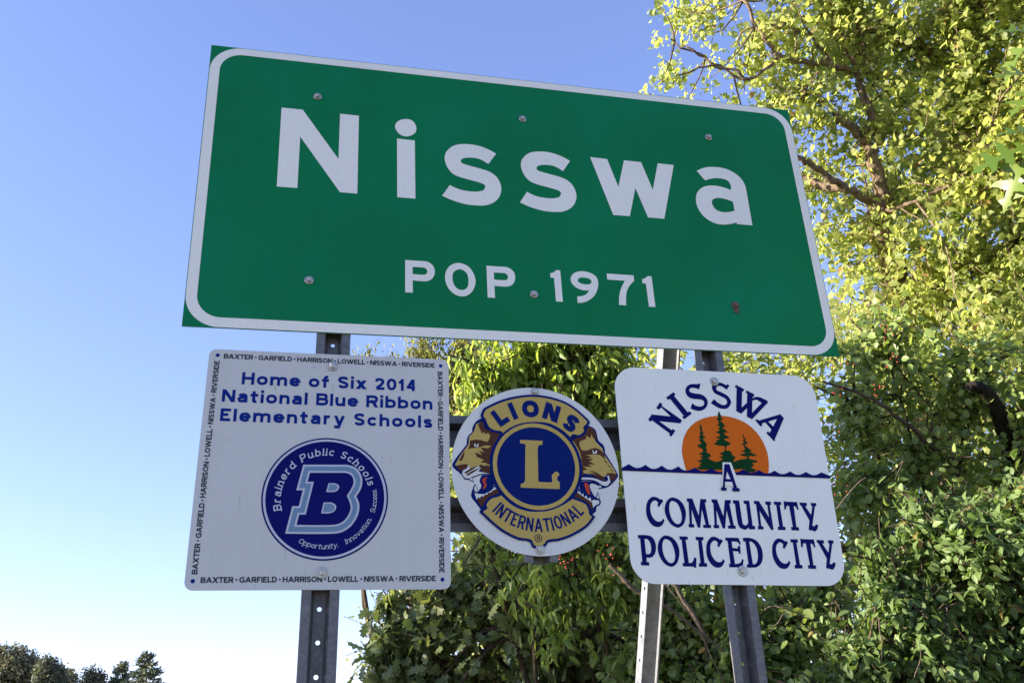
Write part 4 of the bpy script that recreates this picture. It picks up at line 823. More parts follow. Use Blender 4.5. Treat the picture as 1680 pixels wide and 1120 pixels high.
GZ = -SZ / U              # ground in plane units
def plane_xz(x, y, z): return (x * U, y * U, SZ + z * U)
lean = R(0.95)
Lp = 118.0
zt = 27.0
def post(xref, zref, hz, label):
    # x at the top so that the post passes xref at zref
    L_ = zt - GZ + 8
    base = (xref - (zref - (zt - L_)) * math.tan(lean), 0.12, zt - L_)
    h0 = (hz - base[2]) % 2.49
    r_ = channel('sign_post', L_, h0, 2.49, M['galv'], True, plane_xz(*base), None, label, 'post', 'sign posts')
    r_.rotation_euler = (0, lean, 0)
    return r_
post(12.52, -0.8, -22.98, 'upright galvanised channel post behind the left square school sign')
post(47.76, -0.7, -23.19, 'upright galvanised channel post behind the right square sign, with the pale brace beside it')

def rail(x0, x1, z, y, label, nm='sign_rail', grp='rails bolted across the posts'):
    r_ = channel(nm, x1 - x0, 1.3, 2.49, M['galv'], False, plane_xz(x0, y, z), None, label, 'rail', grp)
    r_.rotation_euler = (0, R(90), 0)
    return r_
rail(10.5, 50.0, -8.15, 1.50, 'upper of the two galvanised rails crossing behind the round lion emblem sign')
rail(10.4, 49.8, -15.5, 1.50, 'lower of the two galvanised rails crossing behind the round lion emblem sign')
rail(8.6, 53.0, 25.0, 1.50, 'steel rail hidden behind the top of the green sign')
rail(8.6, 53.0, 5.0, 1.50, 'steel rail hidden behind the foot of the green sign')
br = channel('emblem_bracket', 14.2, 1.0, 2.49, M['galv'], False, plane_xz(30.0, 0.12, -19.75), None, 'short dark channel bracket just showing below the round lion emblem sign', 'bracket')

# brace: web towards -x, runs down and back from the head of the right post
zb0, zb1 = GZ - 6, 6.5
def by(z): return 16.69 + (z + 20.49) * -0.515
p0 = Vector(plane_xz(45.3, by(zb0), zb0)); p1 = Vector(plane_xz(45.3, by(zb1), zb1))
Lb = (p1 - p0).length / U
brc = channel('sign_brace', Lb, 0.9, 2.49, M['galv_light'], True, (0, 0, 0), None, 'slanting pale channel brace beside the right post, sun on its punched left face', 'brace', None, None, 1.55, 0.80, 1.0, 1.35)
zax = (p1 - p0).normalized()
yax = Vector((-1, 0, 0))               # web side faces the sun
xax = yax.cross(zax).normalized()
yax = zax.cross(xax)
brc.matrix_world = Matrix(((xax.x, yax.x, zax.x, p0.x + 1.3 * U), (xax.y, yax.y, zax.y, p0.y), (xax.z, yax.z, zax.z, p0.z), (0, 0, 0, 1)))

# ------------------------------------------------------------------ vegetation engine
LEAF = {
 'ovate': (np.array([(0, 0, 0), (.14, -.17, .05), (.40, -.27, .07), (.72, -.18, .01), (1.02, 0, -.16), (.72, .18, .01), (.40, .27, .07), (.14, .17, .05), (.55, 0, -.02)]),
           [(0, 1, 2, 8), (8, 2, 3, 4), (8, 4, 5, 6), (0, 8, 6, 7)]),
 'heart': (np.array([(0, 0, 0), (-.06, -.30, .05), (.38, -.42, .10), (.75, -.20, .03), (1, 0, -.14), (.75, .20, .03), (.38, .42, .10), (-.06, .30, .05), (.5, 0, -.02)]),
           [(0, 1, 2, 8), (8, 2, 3, 4), (8, 4, 5, 6), (0, 8, 6, 7)]),
 'round': (np.array([(0, 0, 0), (.18, -.34, .05), (.58, -.42, .05), (.90, -.20, 0), (1, 0, -.06), (.90, .20, 0), (.58, .42, .05), (.18, .34, .05)]),
           [(0, 1, 2, 3), (0, 3, 4, 5), (0, 5, 6, 7)]),
 'lance': (np.array([(0, 0, 0), (.28, -.19, .04), (.62, -.15, 0), (1, 0, -.18), (.62, .15, 0), (.28, .19, .04)]),
           [(0, 1, 2, 3), (0, 3, 4, 5)]),
 'oak': (np.array([(0, 0, 0), (.18, -.10, .02), (.30, -.26, .05), (.40, -.13, .02), (.56, -.36, .06), (.66, -.18, .01), (.86, -.24, -.02), (.90, -.08, -.04),
                   (1.02, 0, -.10), (.90, .08, -.04), (.86, .24, -.02), (.66, .18, .01), (.56, .36, .06), (.40, .13, .02), (.30, .26, .05), (.18, .10, .02)]),
         [(0, 1, 2, 3), (0, 3, 13, 15), (15, 13, 14, 14), (3, 4, 5, 5), (3, 5, 11, 13), (13, 11, 12, 12), (5, 6, 7, 7), (5, 7, 9, 11), (11, 9, 10, 10), (7, 8, 9, 9)]),
 'spray': (np.array([(0, 0, 0), (.5, -.5, .1), (1, 0, 0), (.5, .5, -.1)]), [(0, 1, 2, 3)]),
}
# red oak leaf: deep bristle-tipped lobes
_half = [(0, .012), (.16, .02), (.20, .16), (.27, .20), (.26, .05), (.36, .055), (.42, .30), (.50, .40), (.49, .30), (.53, .20), (.50, .07), (.60, .07), (.68, .26), (.78, .32), (.75, .20), (.74, .06), (.84, .055), (.90, .14), (.93, .05), (1.02, 0)]
_rk = [(x, y) for x, y in _half] + [(x, -y) for x, y in _half[-2::-1]]
_V, _F = tri([_rk])
LEAF_RED = (np.array([(v[0], v[1], 0.10 * abs(v[1]) * 2 - 0.25 * v[0] ** 2) for v in _V]), [tuple(f) + (f[2],) for f in _F])
LEAF['redoak'] = LEAF_RED

def norm(a): return a / np.maximum(np.linalg.norm(a, axis=-1, keepdims=True), 1e-9)

def leaf_frames(pos, d, n, size):
    x = norm(d); z = norm(n - (n * x).sum(1, keepdims=True) * x); y = np.cross(z, x)
    return x, y, z

def quads_to_tris(F):
    out = []
    for f in F:
        out.append(f[:3])
        if f[3] != f[2]: out.append((f[0], f[2], f[3]))
    return np.array(out)

def leaves(name, kind, pos, d, n, size, tint, mat, parent, stuff='stuff'):
    T, F = LEAF[kind]
    F = quads_to_tris(F)
    x, y, z = leaf_frames(pos, d, n, size)
    k = len(T)
    V = pos[:, None, :] + size[:, None, None] * (T[None, :, 0, None] * x[:, None] + T[None, :, 1, None] * y[:, None] + T[None, :, 2, None] * z[:, None])
    FF = (F[None] + (np.arange(len(pos)) * k)[:, None, None]).reshape(-1, 3)
    return np_obj(name, V.reshape(-1, 3), FF, mat, parent, kind=stuff, tint=np.repeat(tint, k))

CAMP = np.array((0.30714, -2.22338, SZ - 0.99647))
CR, CDN, CF = np.array(rx), np.array(dn), np.array(fw)
def in_view(p, m=1.0):
    """which points the photograph's frame takes in (used only to pick which leaves get an object of their own)"""
    v = p - CAMP
    zz = v @ CF
    return (zz > 0.5) & (np.abs(v @ CR / np.maximum(zz, .1)) < 840 / 1481 * m) & (np.abs(v @ CDN / np.maximum(zz, .1)) < 560 / 1481 * m), zz

def split_leaves(root, kind, mat, pos, d, n, size, tint, single=300, nbins=5):
    """nearest leaves in view become objects of their own (shared meshes), the rest one mass"""
    T, F = LEAF[kind]
    vis, zz = in_view(pos, 0.98)
    # leave out those behind the signs (they would not show)
    app = np.where(vis, size / np.maximum(zz, .1), 0)
    v = pos - CAMP; s_ = -v[:, 1]
    tt = CAMP[1] / -np.where(np.abs(v[:, 1]) < 1e-6, 1e-6, v[:, 1])
    hx = (CAMP[0] + v[:, 0] * tt) / U; hz = (CAMP[2] + v[:, 2] * tt - SZ) / U
    cover = ((hx > 0) & (hx < 61.8) & (hz > 0) & (hz < 30)) | ((hx > 2.3) & (hx < 22.5) & (hz > -21.7) & (hz < -2)) | ((hx > 37.8) & (hx < 58) & (hz > -21.9) & (hz < -2.1)) | (np.hypot(hx - 30, hz + 11.9) < 7.4)
    app[cover] = 0
    order = np.argsort(-app)[:single]
    order = order[app[order] > 0]
    mask = np.zeros(len(pos), bool); mask[order] = True
    rest = ~mask
    if rest.any(): leaves('foliage', kind, pos[rest], d[rest], n[rest], size[rest], tint[rest], mat, root)
    meshes = {}
    Ft = quads_to_tris(F)
    x, y, z = leaf_frames(pos[mask], d[mask], n[mask], size[mask])
    P, S, TT = pos[mask], size[mask], tint[mask]
    for i in range(len(P)):
        kb = int(min(nbins - 1, TT[i] * nbins))
        if kb not in meshes:
            o = np_obj('leaf', T, Ft, mat, root, tint=np.full(len(T), TT[i]))
            meshes[kb] = o.data
        else:
            o = bpy.data.objects.new('leaf', meshes[kb]); col.objects.link(o); o.parent = root
        s = float(S[i])
        o.matrix_local = Matrix(((x[i][0]*s, y[i][0]*s, z[i][0]*s, P[i][0]), (x[i][1]*s, y[i][1]*s, z[i][1]*s, P[i][1]), (x[i][2]*s, y[i][2]*s, z[i][2]*s, P[i][2]), (0, 0, 0, 1)))

def tubes(name, lines, mat, parent, sides=3, smooth=True, wob=0.0, kind=None):
    """lines: list of (pts (k,3), radii (k,))"""
    V, F, o = [], [], 0
    for P, r_ in lines:
        P = np.asarray(P, float); k = len(P)
        t = np.gradient(P, axis=0); t = norm(t)
        ref = np.array((0.3, 0.2, 1.0)) if abs(t[0][2]) < 0.85 else np.array((1.0, 0.2, 0.1))
        a = norm(np.cross(t, ref)); b_ = np.cross(t, a)
        ang = np.arange(sides) * 2 * math.pi / sides
        ca, sa = np.cos(ang), np.sin(ang)
        rad = np.asarray(r_)[:, None] * (1 + (wob * rng.normal(size=(k, sides)) if wob else 0))
        ringv = P[:, None, :] + rad[:, :, None] * (ca[None, :, None] * a[:, None] + sa[None, :, None] * b_[:, None])
        V.append(ringv.reshape(-1, 3))
        i = np.arange(k - 1)[:, None] * sides; j = np.arange(sides)[None]
        j2 = (j + 1) % sides
        F.append(np.stack([i + j, i + j2, i + sides + j2, i + sides + j], -1).reshape(-1, 4) + o)
        o += k * sides
    return np_obj(name, np.concatenate(V), np.concatenate(F), mat, parent, smooth=smooth, kind=kind)

def resample(P, n):
    P = np.asarray(P, float)
    k = len(P); out = []
    for i in range(k - 1):
        p0 = P[max(i - 1, 0)]; p1 = P[i]; p2 = P[i + 1]; p3 = P[min(i + 2, k - 1)]
        for j in range(n):
            u = j / n
            out.append(0.5 * (2*p1 + (p2 - p0)*u + (2*p0 - 5*p1 + 4*p2 - p3)*u*u + (3*p1 - p0 - 3*p2 + p3)*u**3))
    out.append(P[-1])
    return np.array(out)

def limb(parent, pts, r0, r1, mat, name='limb', n=5, sides=10, jit=0.0):
    P = resample(pts, n)
    if jit: P[1:-1] += rng.normal(size=(len(P) - 2, 3)) * jit
    return tubes(name, [(P, np.linspace(r0, r1, len(P)))], mat, parent, sides, True, 0.07), P

def sample_blobs(blobs, n):
    """points spread through a union of ellipsoids (cx,cy,cz,rx,ry,rz[,weight]), thicker towards the skin"""
    B = np.array([b_[:6] for b_ in blobs], float)
    w = np.array([(b_[6] if len(b_) > 6 else 1.0) * b_[3] * b_[4] * b_[5] for b_ in blobs]) ** 0.8
    idx = rng.choice(len(B), n, p=w / w.sum())
    v = norm(rng.normal(size=(n, 3))) * (rng.random(n) ** 0.45)[:, None]
    return B[idx, :3] + v * B[idx, 3:6] * (1 + 0.10 * rng.normal(size=(n, 1)))

def foliage(root, kind, mat, barkmat, blobs, limbs, ntwig, per, size, twig_len=0.45, spread=0.06, droop=0.3, up=0.8, single=300, light=None, sizevar=0.3, outward=0.6, tintbias=0.0, maxlink=1.3, twigr=0.004, sunface=0.35):
    """twigs that end in the crown's volume, rooted towards the nearest limb, with leaves along them"""
    tips = sample_blobs(blobs, ntwig)
    LP = np.concatenate(limbs) if limbs else None
    if LP is not None:
        d2 = ((tips[:, None, :] - LP[None]) ** 2).sum(-1)
        base = LP[np.argmin(d2, 1)]
    else:
        base = tips - np.array((0, 0, 1.0))
    dirb = base - tips
    ln = np.linalg.norm(dirb, axis=1)
    dirn = norm(-dirb + rng.normal(size=tips.shape) * 0.55 * np.minimum(ln, 1)[:, None])
    lt = twig_len * (0.6 + 0.8 * rng.random(ntwig))
    root_pt = tips - dirn * lt[:, None]
    K = 5
    tl = []
    uu = np.linspace(0, 1, K)
    side = norm(rng.normal(size=tips.shape)) * (lt * 0.12)[:, None]
    pts = root_pt[:, None] + (tips - root_pt)[:, None] * uu[None, :, None] + side[:, None] * np.sin(uu * math.pi)[None, :, None]
    pts[:, :, 2] -= (droop * lt)[:, None] * (uu ** 2)[None]
    for i in range(ntwig):
        tl.append((pts[i], np.linspace(twigr, twigr * 0.4, K)))
        if LP is not None and ln[i] < maxlink and i % 3 == 0:
            q = np.array([base[i], (base[i] * 0.5 + root_pt[i] * 0.5) + rng.normal(size=3) * 0.06 * ln[i], root_pt[i]])
            tl.append((resample(q, 2), np.linspace(twigr * 2.6, twigr, 5)))
    if tl: tubes('twigs', tl, barkmat, root, 3, True, kind='stuff')
    # leaves
    u = rng.random((ntwig, per)) ** 0.75
    f = u * (K - 1); i0 = np.minimum(f.astype(int), K - 2); fr = (f - i0)[..., None]
    ar = np.arange(ntwig)[:, None]
    P = pts[ar, i0] * (1 - fr) + pts[ar, i0 + 1] * fr
    P = P + rng.normal(size=P.shape) * spread
    tang = norm(pts[:, -1] - pts[:, 0])[:, None]
    D = norm(tang * outward + rng.normal(size=P.shape) * 0.65 + np.array((0, 0, -droop * 1.2)))
    N = norm(np.array((0, 0, up)) + rng.normal(size=P.shape) * 0.55 + (np.array(sun_dir) * sunface))
    sz = size * (1 + sizevar * (rng.random((ntwig, per)) * 2 - 1.1)) * np.where(rng.random((ntwig, per)) < 0.25, 0.62, 1.0)
    tint = np.clip(rng.beta(2, 2, (ntwig, per)) * 0.7 + rng.normal(size=(ntwig, 1)) * 0.10 + tintbias, 0, .88)
    tint[rng.random((ntwig, per)) < 0.012] = 1.0
    P, D, N, sz, tint = P.reshape(-1, 3), D.reshape(-1, 3), N.reshape(-1, 3), sz.ravel(), tint.ravel()
    if single: split_leaves(root, kind, mat, P, D, N, sz, tint, single)
    else: leaves('foliage', kind, P, D, N, sz, tint, mat, root)

def plant(root, base):
    bs = Vector(base)
    root.location = bs
    for c in root.children: c.matrix_parent_inverse = Matrix.Translation(-bs)

# --- tall sunlit tree at the right
t = empty('linden_tree', (0, 0, 0), 'tall sunlit tree with yellow-green leaves and crooked bare limbs, behind the green sign', 'tree')
mb = M['bark']
LB = []
def lm(pts, r0, r1, name='limb', par=t, mat=mb, n=5, jit=0.012, sides=9):
    o, P = limb(par, pts, r0, r1, mat, name, n, sides, jit)
    LB.append(P)
    return P
base = (6.912, 5.576, 3.072)
base = (base[0], base[1], -0.1)
lm([base, (6.366, 5.049, 3.550), (5.841, 4.500, 4.317), (5.508, 4.115, 4.861), (5.183, 3.686, 5.248), (5.015, 3.507, 5.491), (5.032, 3.387, 5.624)], 0.16, 0.075, 'trunk')
lm([(5.032, 3.387, 5.624), (4.933, 3.294, 5.760), (4.852, 3.212, 5.990), (4.788, 3.189, 6.077)], 0.061, 0.047)
lm([(4.788, 3.189, 6.077), (4.645, 3.140, 6.142), (4.499, 3.098, 6.192)], 0.043, 0.025)
lm([(4.788, 3.189, 6.077), (4.899, 3.130, 6.147), (4.816, 3.077, 6.310), (4.752, 3.006, 6.506), (4.644, 2.913, 6.774), (4.548, 2.882, 6.896), (4.427, 2.805, 7.136)], 0.041, 0.019)
lm([(4.902, 3.054, 6.565), (4.831, 2.983, 6.764), (4.788, 2.920, 6.927), (4.739, 2.855, 7.101)], 0.030, 0.017)
lm([(5.038, 3.478, 5.542), (4.826, 3.390, 5.606), (4.621, 3.321, 5.626), (4.382, 3.237, 5.696), (4.140, 3.164, 5.744), (3.933, 3.157, 5.876)], 0.040, 0.020)
lm([(4.621, 3.321, 5.626), (4.498, 3.430, 5.703), (4.347, 3.519, 5.838), (4.094, 3.577, 5.851)], 0.043, 0.021)
lm([(6.250, 4.219, 4.462), (6.109, 3.619, 5.379), (5.889, 3.187, 6.217), (5.726, 2.906, 6.683), (5.552, 2.907, 6.778), (5.234, 2.867, 6.796), (5.001, 2.880, 6.898), (4.786, 2.861, 7.060), (4.578, 2.807, 7.299)], 0.051, 0.015)
lm([(5.737, 3.007, 6.451), (5.641, 2.855, 6.846), (5.529, 2.727, 6.942), (5.595, 2.616, 7.153), (5.668, 2.344, 7.719)], 0.030, 0.017)
lm([(5.639, 2.836, 6.889), (5.719, 2.709, 7.126), (5.756, 2.572, 7.412)], 0.020, 0.012)
lm([(4.653, 2.995, 6.586), (4.481, 2.940, 6.554), (4.205, 2.905, 6.535), (3.984, 2.934, 6.597), (3.830, 2.899, 6.760), (3.686, 2.818, 7.022)], 0.029, 0.012)
lm([(4.481, 2.940, 6.554), (4.391, 2.901, 6.692), (4.046, 2.823, 6.808), (3.812, 2.869, 6.838)], 0.017, 0.009)
lm([(3.984, 2.934, 6.597), (3.717, 2.994, 6.360), (3.433, 3.009, 6.487), (3.251, 3.008, 6.591), (3.084, 3.006, 6.689)], 0.014, 0.006)
lm([(3.717, 2.994, 6.360), (3.399, 2.984, 6.436), (3.097, 3.042, 6.351)], 0.013, 0.006)
lm([(4.318, 2.969, 6.580), (4.285, 3.039, 6.443), (4.237, 3.102, 6.330)], 0.015, 0.009)
lm([(5.008, 3.408, 5.466), (5.123, 3.164, 5.444), (5.339, 2.966, 5.513), (5.618, 2.821, 5.679)], 0.024, 0.010)
lm([(5.262, 3.785, 4.984), (5.495, 3.576, 5.068), (5.847, 3.474, 5.097), (6.144, 3.342, 5.225)], 0.030, 0.010)
lm([(5.680, 2.682, 6.958), (5.894, 2.505, 7.232)], 0.017, 0.009)
lm([(4.578, 2.807, 7.299), (4.347, 2.604, 7.881), (4.167, 2.390, 8.460)], 0.017, 0.010)
lm([(5.668, 2.344, 7.719), (5.486, 2.109, 8.345), (5.151, 1.909, 8.980)], 0.017, 0.010)
blobs = [(3.50, 3.49, 7.35, 0.34, 0.36, 0.31), (3.99, 3.33, 6.81, 0.45, 0.47, 0.41), (3.80, 3.14, 7.85, 0.60, 0.63, 0.54), (4.50, 3.00, 7.20, 0.70, 0.73, 0.63), (4.36, 3.35, 6.41, 0.50, 0.53, 0.45), (5.15, 2.81, 6.99, 0.85, 0.89, 0.77), (5.72, 2.59, 6.62, 0.85, 0.89, 0.77),
  (5.40, 3.29, 6.17, 0.70, 0.73, 0.63), (5.73, 2.98, 5.80, 0.75, 0.79, 0.68), (4.95, 3.86, 5.49, 0.50, 0.53, 0.45), (5.38, 3.48, 5.13, 0.70, 0.73, 0.63), (5.85, 3.12, 4.91, 0.75, 0.79, 0.68), (4.98, 3.94, 4.63, 0.45, 0.47, 0.41), (5.49, 3.58, 4.39, 0.55, 0.58, 0.50),
  (6.36, 2.52, 5.73, 1.10, 1.16, 0.99), (4.54, 2.57, 8.32, 0.90, 0.95, 0.81), (5.44, 2.13, 8.14, 1.10, 1.16, 0.99), (6.18, 2.05, 7.10, 1.10, 1.16, 0.99), (4.96, 2.08, 9.18, 1.00, 1.05, 0.90), (3.37, 3.68, 6.91, 0.20, 0.21, 0.18), (3.32, 3.81, 6.71, 0.12, 0.13, 0.11), (3.69, 3.55, 6.61, 0.25, 0.26, 0.23), (4.41, 3.78, 6.02, 0.42, 0.44, 0.38), (4.77, 3.78, 5.99, 0.30, 0.32, 0.27), (5.93, 3.26, 4.06, 0.70, 0.73, 0.63), (4.22, 5.06, 4.72, 0.36, 0.38, 0.32), (3.55, 5.24, 4.70, 0.30, 0.32, 0.27), (4.79, 4.82, 4.70, 0.40, 0.42, 0.36), (5.65, 4.83, 4.43, 0.40, 0.42, 0.36), (6.56, 4.72, 4.18, 0.50, 0.53, 0.45), (4.10, 2.93, 4.04, 0.16, 0.17, 0.14), (4.56, 2.87, 3.89, 0.22, 0.23, 0.20), (5.18, 2.77, 4.02, 0.30, 0.32, 0.27), (4.39, 3.14, 3.66, 0.20, 0.21, 0.18)]
foliage(t, 'heart', M['leaf_linden'], mb, blobs, LB, 2700, 22, 0.057, 0.34, 0.05, 0.25, 0.3, 300, tintbias=0.14, sunface=0.7, sizevar=0.4)
plant(t, base)

# --- birch-like trees behind it
def simple_tree(name, label, base, top, blobs, kind, mat, ntwig, per, size, r0=0.12, single=0, bm=M['bark_dark'], group=None, lim=3, twig=0.5, tb=0.0, cat='tree', droop=0.25, spread=0.06, up=0.6, sides=8, maxlink=1.3, sv=0.3):
    t = empty(name, (0, 0, 0), label, cat, group)
    base = np.array(base, float); top = np.array(top, float)
    mid = (base + top) / 2 + rng.normal(size=3) * 0.06 * np.linalg.norm(top - base) * np.array((1, 1, 0.2))
    o, P = limb(t, [base, base * 0.75 + mid * 0.25 + rng.normal(size=3) * 0.05, mid, top], r0, r0 * 0.22, bm, 'trunk', 6, sides, 0.01)
    LB_ = [P]
    for b_ in blobs[:lim * 3]:
        c = np.array(b_[:3]); j = int(len(P) * (0.3 + 0.5 * rng.random())); s = P[min(j, len(P) - 1)]
        if np.linalg.norm(c - s) < 0.15: continue
        m_ = s * 0.5 + c * 0.5 + rng.normal(size=3) * 0.08 * np.linalg.norm(c - s) + np.array((0, 0, 0.05))
        o, Q = limb(t, [s, m_, c], r0 * 0.4, r0 * 0.12, bm, 'limb', 5, 6, 0.006)
        LB_.append(Q)
    foliage(t, kind, mat, bm, blobs, LB_, ntwig, per, size, twig, spread, droop, up, single, tintbias=tb, maxlink=maxlink, sizevar=sv)
    plant(t, tuple(base))
    return t

simple_tree('background_tree', 'yellow-green tree farther back, seen in gaps behind the crooked limbs', (9.258, 9.627, -0.100), (8.752, 5.147, 11.775),
  [(7.08, 5.92, 9.73, 1.00, 1.05, 0.90), (8.83, 5.85, 10.15, 1.60, 1.68, 1.44), (10.05, 6.23, 8.63, 1.60, 1.68, 1.44), (8.15, 6.77, 7.99, 1.20, 1.26, 1.08), (9.34, 7.01, 6.80, 1.40, 1.47, 1.26), (7.54, 7.14, 6.75, 0.80, 0.84, 0.72), (7.85, 5.35, 11.82, 1.60, 1.68, 1.44), (9.49, 4.98, 11.74, 1.60, 1.68, 1.44), (11.23, 5.44, 9.72, 1.80, 1.89, 1.62), (10.97, 6.88, 6.65, 1.60, 1.68, 1.44)],
  'heart', M['leaf_back'], 1100, 16, 0.10, 0.16, tb=0.1, group=None)
simple_tree('background_tree', 'dense tree in the back of the thicket, behind the right square sign and its post', (5.893, 8.174, -0.100), (5.682, 6.306, 5.895),
  [(5.45, 6.77, 5.00, 1.10, 1.16, 0.99), (7.10, 6.80, 4.75, 1.30, 1.37, 1.17), (6.38, 7.04, 3.36, 1.30, 1.37, 1.17), (8.20, 6.84, 4.03, 1.40, 1.47, 1.26), (4.75, 7.11, 3.86, 1.00, 1.05, 0.90), (5.39, 7.37, 2.42, 1.20, 1.26, 1.08), (7.04, 7.08, 2.16, 1.30, 1.37, 1.17), (8.80, 6.95, 2.97, 1.30, 1.37, 1.17), (9.60, 6.37, 4.30, 1.40, 1.47, 1.26), (8.25, 7.00, 1.66, 1.30, 1.37, 1.17)],
  'ovate', M['leaf_back'], 2000, 18, 0.085, 0.14)
simple_tree('background_tree', 'leafy tree in the back of the thicket, behind the round emblem sign', (3.363, 7.641, -0.100), (3.195, 6.156, 5.118),
  [(2.53, 6.22, 4.84, 0.70, 0.73, 0.63), (3.46, 6.20, 4.87, 0.80, 0.84, 0.72), (2.98, 6.48, 3.76, 0.90, 0.95, 0.81), (2.37, 6.76, 2.97, 0.65, 0.68, 0.59), (3.28, 6.71, 2.59, 0.90, 0.95, 0.81), (2.66, 6.90, 2.00, 0.65, 0.68, 0.59), (4.09, 6.74, 3.31, 0.80, 0.84, 0.72), (3.90, 6.81, 2.00, 0.90, 0.95, 0.81), (2.18, 6.51, 4.15, 0.60, 0.63, 0.54), (4.98, 6.17, 2.84, 0.50, 0.53, 0.45)],
  'ovate', M['leaf_back'], 1500, 18, 0.085, 0.12)
simple_tree('yellowing_tree', 'sunlit yellow-green tree low behind the oak leaves, bottom centre of the view', (3.206, 11.569, -0.100), (3.151, 11.079, 2.941),
  [(3.09, 11.31, 2.46, 0.55, 0.58, 0.50), (3.61, 11.30, 2.20, 0.50, 0.53, 0.45), (2.77, 11.56, 2.08, 0.50, 0.53, 0.45), (3.31, 11.72, 1.41, 0.90, 0.95, 0.81)],
  'heart', M['leaf_linden'], 300, 18, 0.10, 0.07, tb=0.25)
simple_tree('golden_tree', 'small golden-leaved treetop peeping out left of the dark oak leaves, below the school sign', (1.721, 10.797, -0.100), (1.580, 10.266, 3.128),
  [(1.52, 10.34, 2.98, 0.22, 0.23, 0.20), (1.75, 10.36, 2.82, 0.30, 0.32, 0.27), (1.62, 10.59, 2.39, 0.30, 0.32, 0.27), (1.84, 10.77, 1.86, 0.60, 0.63, 0.54)],
  'ovate', M['leaf_willow'], 260, 18, 0.06, 0.05, tb=0.2)

# --- willow behind the gap under the green sign
simple_tree('willow_tree', 'feathery pale yellow willow far behind the gap between the green sign and the school sign', (3.190, 19.357, -0.100), (2.812, 16.015, 9.676),
  [(2.84, 16.23, 9.18, 0.75, 0.79, 0.68), (3.75, 15.94, 9.32, 0.95, 1.00, 0.85), (2.24, 16.37, 9.21, 0.42, 0.44, 0.38), (1.72, 16.33, 9.58, 0.22, 0.23, 0.20), (3.32, 16.90, 7.43, 1.40, 1.47, 1.26), (2.20, 16.60, 8.72, 0.50, 0.53, 0.45), (4.34, 16.44, 7.87, 1.30, 1.37, 1.17)],
  'lance', M['leaf_willow'], 1500, 18, 0.12, 0.16, twig=0.5, tb=0.15, droop=0.7, spread=0.07)

# --- ash with narrow hanging leaves
simple_tree('ash_tree', 'ash with long narrow hanging leaves, sunlit above the round lion sign', (2.366, 4.422, -0.100), (2.005, 3.031, 3.978),
  [(1.44, 2.95, 3.72, 0.24, 0.25, 0.22), (1.76, 2.94, 3.82, 0.28, 0.29, 0.25), (2.09, 2.88, 3.77, 0.28, 0.29, 0.25), (1.32, 3.00, 3.43, 0.17, 0.18, 0.15), (2.24, 2.85, 3.49, 0.22, 0.23, 0.20), (1.85, 2.84, 4.24, 0.40, 0.42, 0.36), (1.78, 3.12, 3.41, 0.35, 0.37, 0.32), (1.90, 3.07, 2.44, 0.20, 0.21, 0.18), (2.10, 2.95, 2.59, 0.20, 0.21, 0.18), (1.71, 3.05, 2.60, 0.14, 0.15, 0.13), (1.79, 3.08, 2.23, 0.10, 0.11, 0.09), (1.74, 3.19, 3.02, 0.35, 0.37, 0.32), (2.16, 2.84, 4.07, 0.30, 0.32, 0.27)],
  'lance', M['leaf_ash'], 820, 18, 0.074, 0.07, 300, twig=0.32, tb=0.08, droop=0.8, spread=0.03, lim=4)

# --- oak at the lower centre
t5 = simple_tree('oak_tree', 'shaded oak with broad lobed leaves spreading beside the left post, below the school sign', (3.343, 4.643, -0.100), (2.715, 4.077, 2.250),
  [(1.15, 4.02, 2.24, 0.30, 0.32, 0.27), (0.94, 3.98, 2.21, 0.17, 0.18, 0.15), (1.42, 3.91, 2.34, 0.30, 0.32, 0.27), (1.77, 3.77, 2.45, 0.30, 0.32, 0.27), (1.03, 4.06, 1.98, 0.24, 0.25, 0.22), (1.40, 4.12, 1.90, 0.26, 0.27, 0.23), (2.25, 3.91, 2.13, 0.30, 0.32, 0.27), (2.57, 3.91, 1.96, 0.35, 0.37, 0.32), (0.94, 3.98, 2.46, 0.14, 0.15, 0.13), (1.25, 3.87, 2.54, 0.18, 0.19, 0.16), (1.54, 3.81, 2.76, 0.22, 0.23, 0.20), (1.21, 4.24, 1.72, 0.35, 0.37, 0.32), (1.80, 4.12, 1.66, 0.40, 0.42, 0.36), (2.32, 4.01, 1.63, 0.40, 0.42, 0.36), (2.03, 4.04, 2.22, 0.25, 0.26, 0.23)],
  'oak', M['leaf_oak'], 680, 13, 0.108, 0.09, 300, twig=0.26, lim=5, spread=0.035, droop=0.3, up=0.5)
for pts, r0 in (([(3.169, 4.274, 1.556), (2.417, 3.808, 2.014), (2.067, 3.739, 2.114), (1.739, 3.708, 2.241), (1.499, 3.726, 2.211), (1.336, 3.839, 2.051), (1.247, 3.915, 1.930)], 0.030),
                ([(1.739, 3.708, 2.241), (1.495, 3.732, 2.074), (1.379, 3.760, 1.953), (1.311, 3.838, 1.815)], 0.017)):
    o, P = limb(t5, pts, r0, 0.008, M['bark_dark'], 'limb', 5, 7, 0.006)
    o.matrix_parent_inverse = Matrix.Translation(-t5.location)

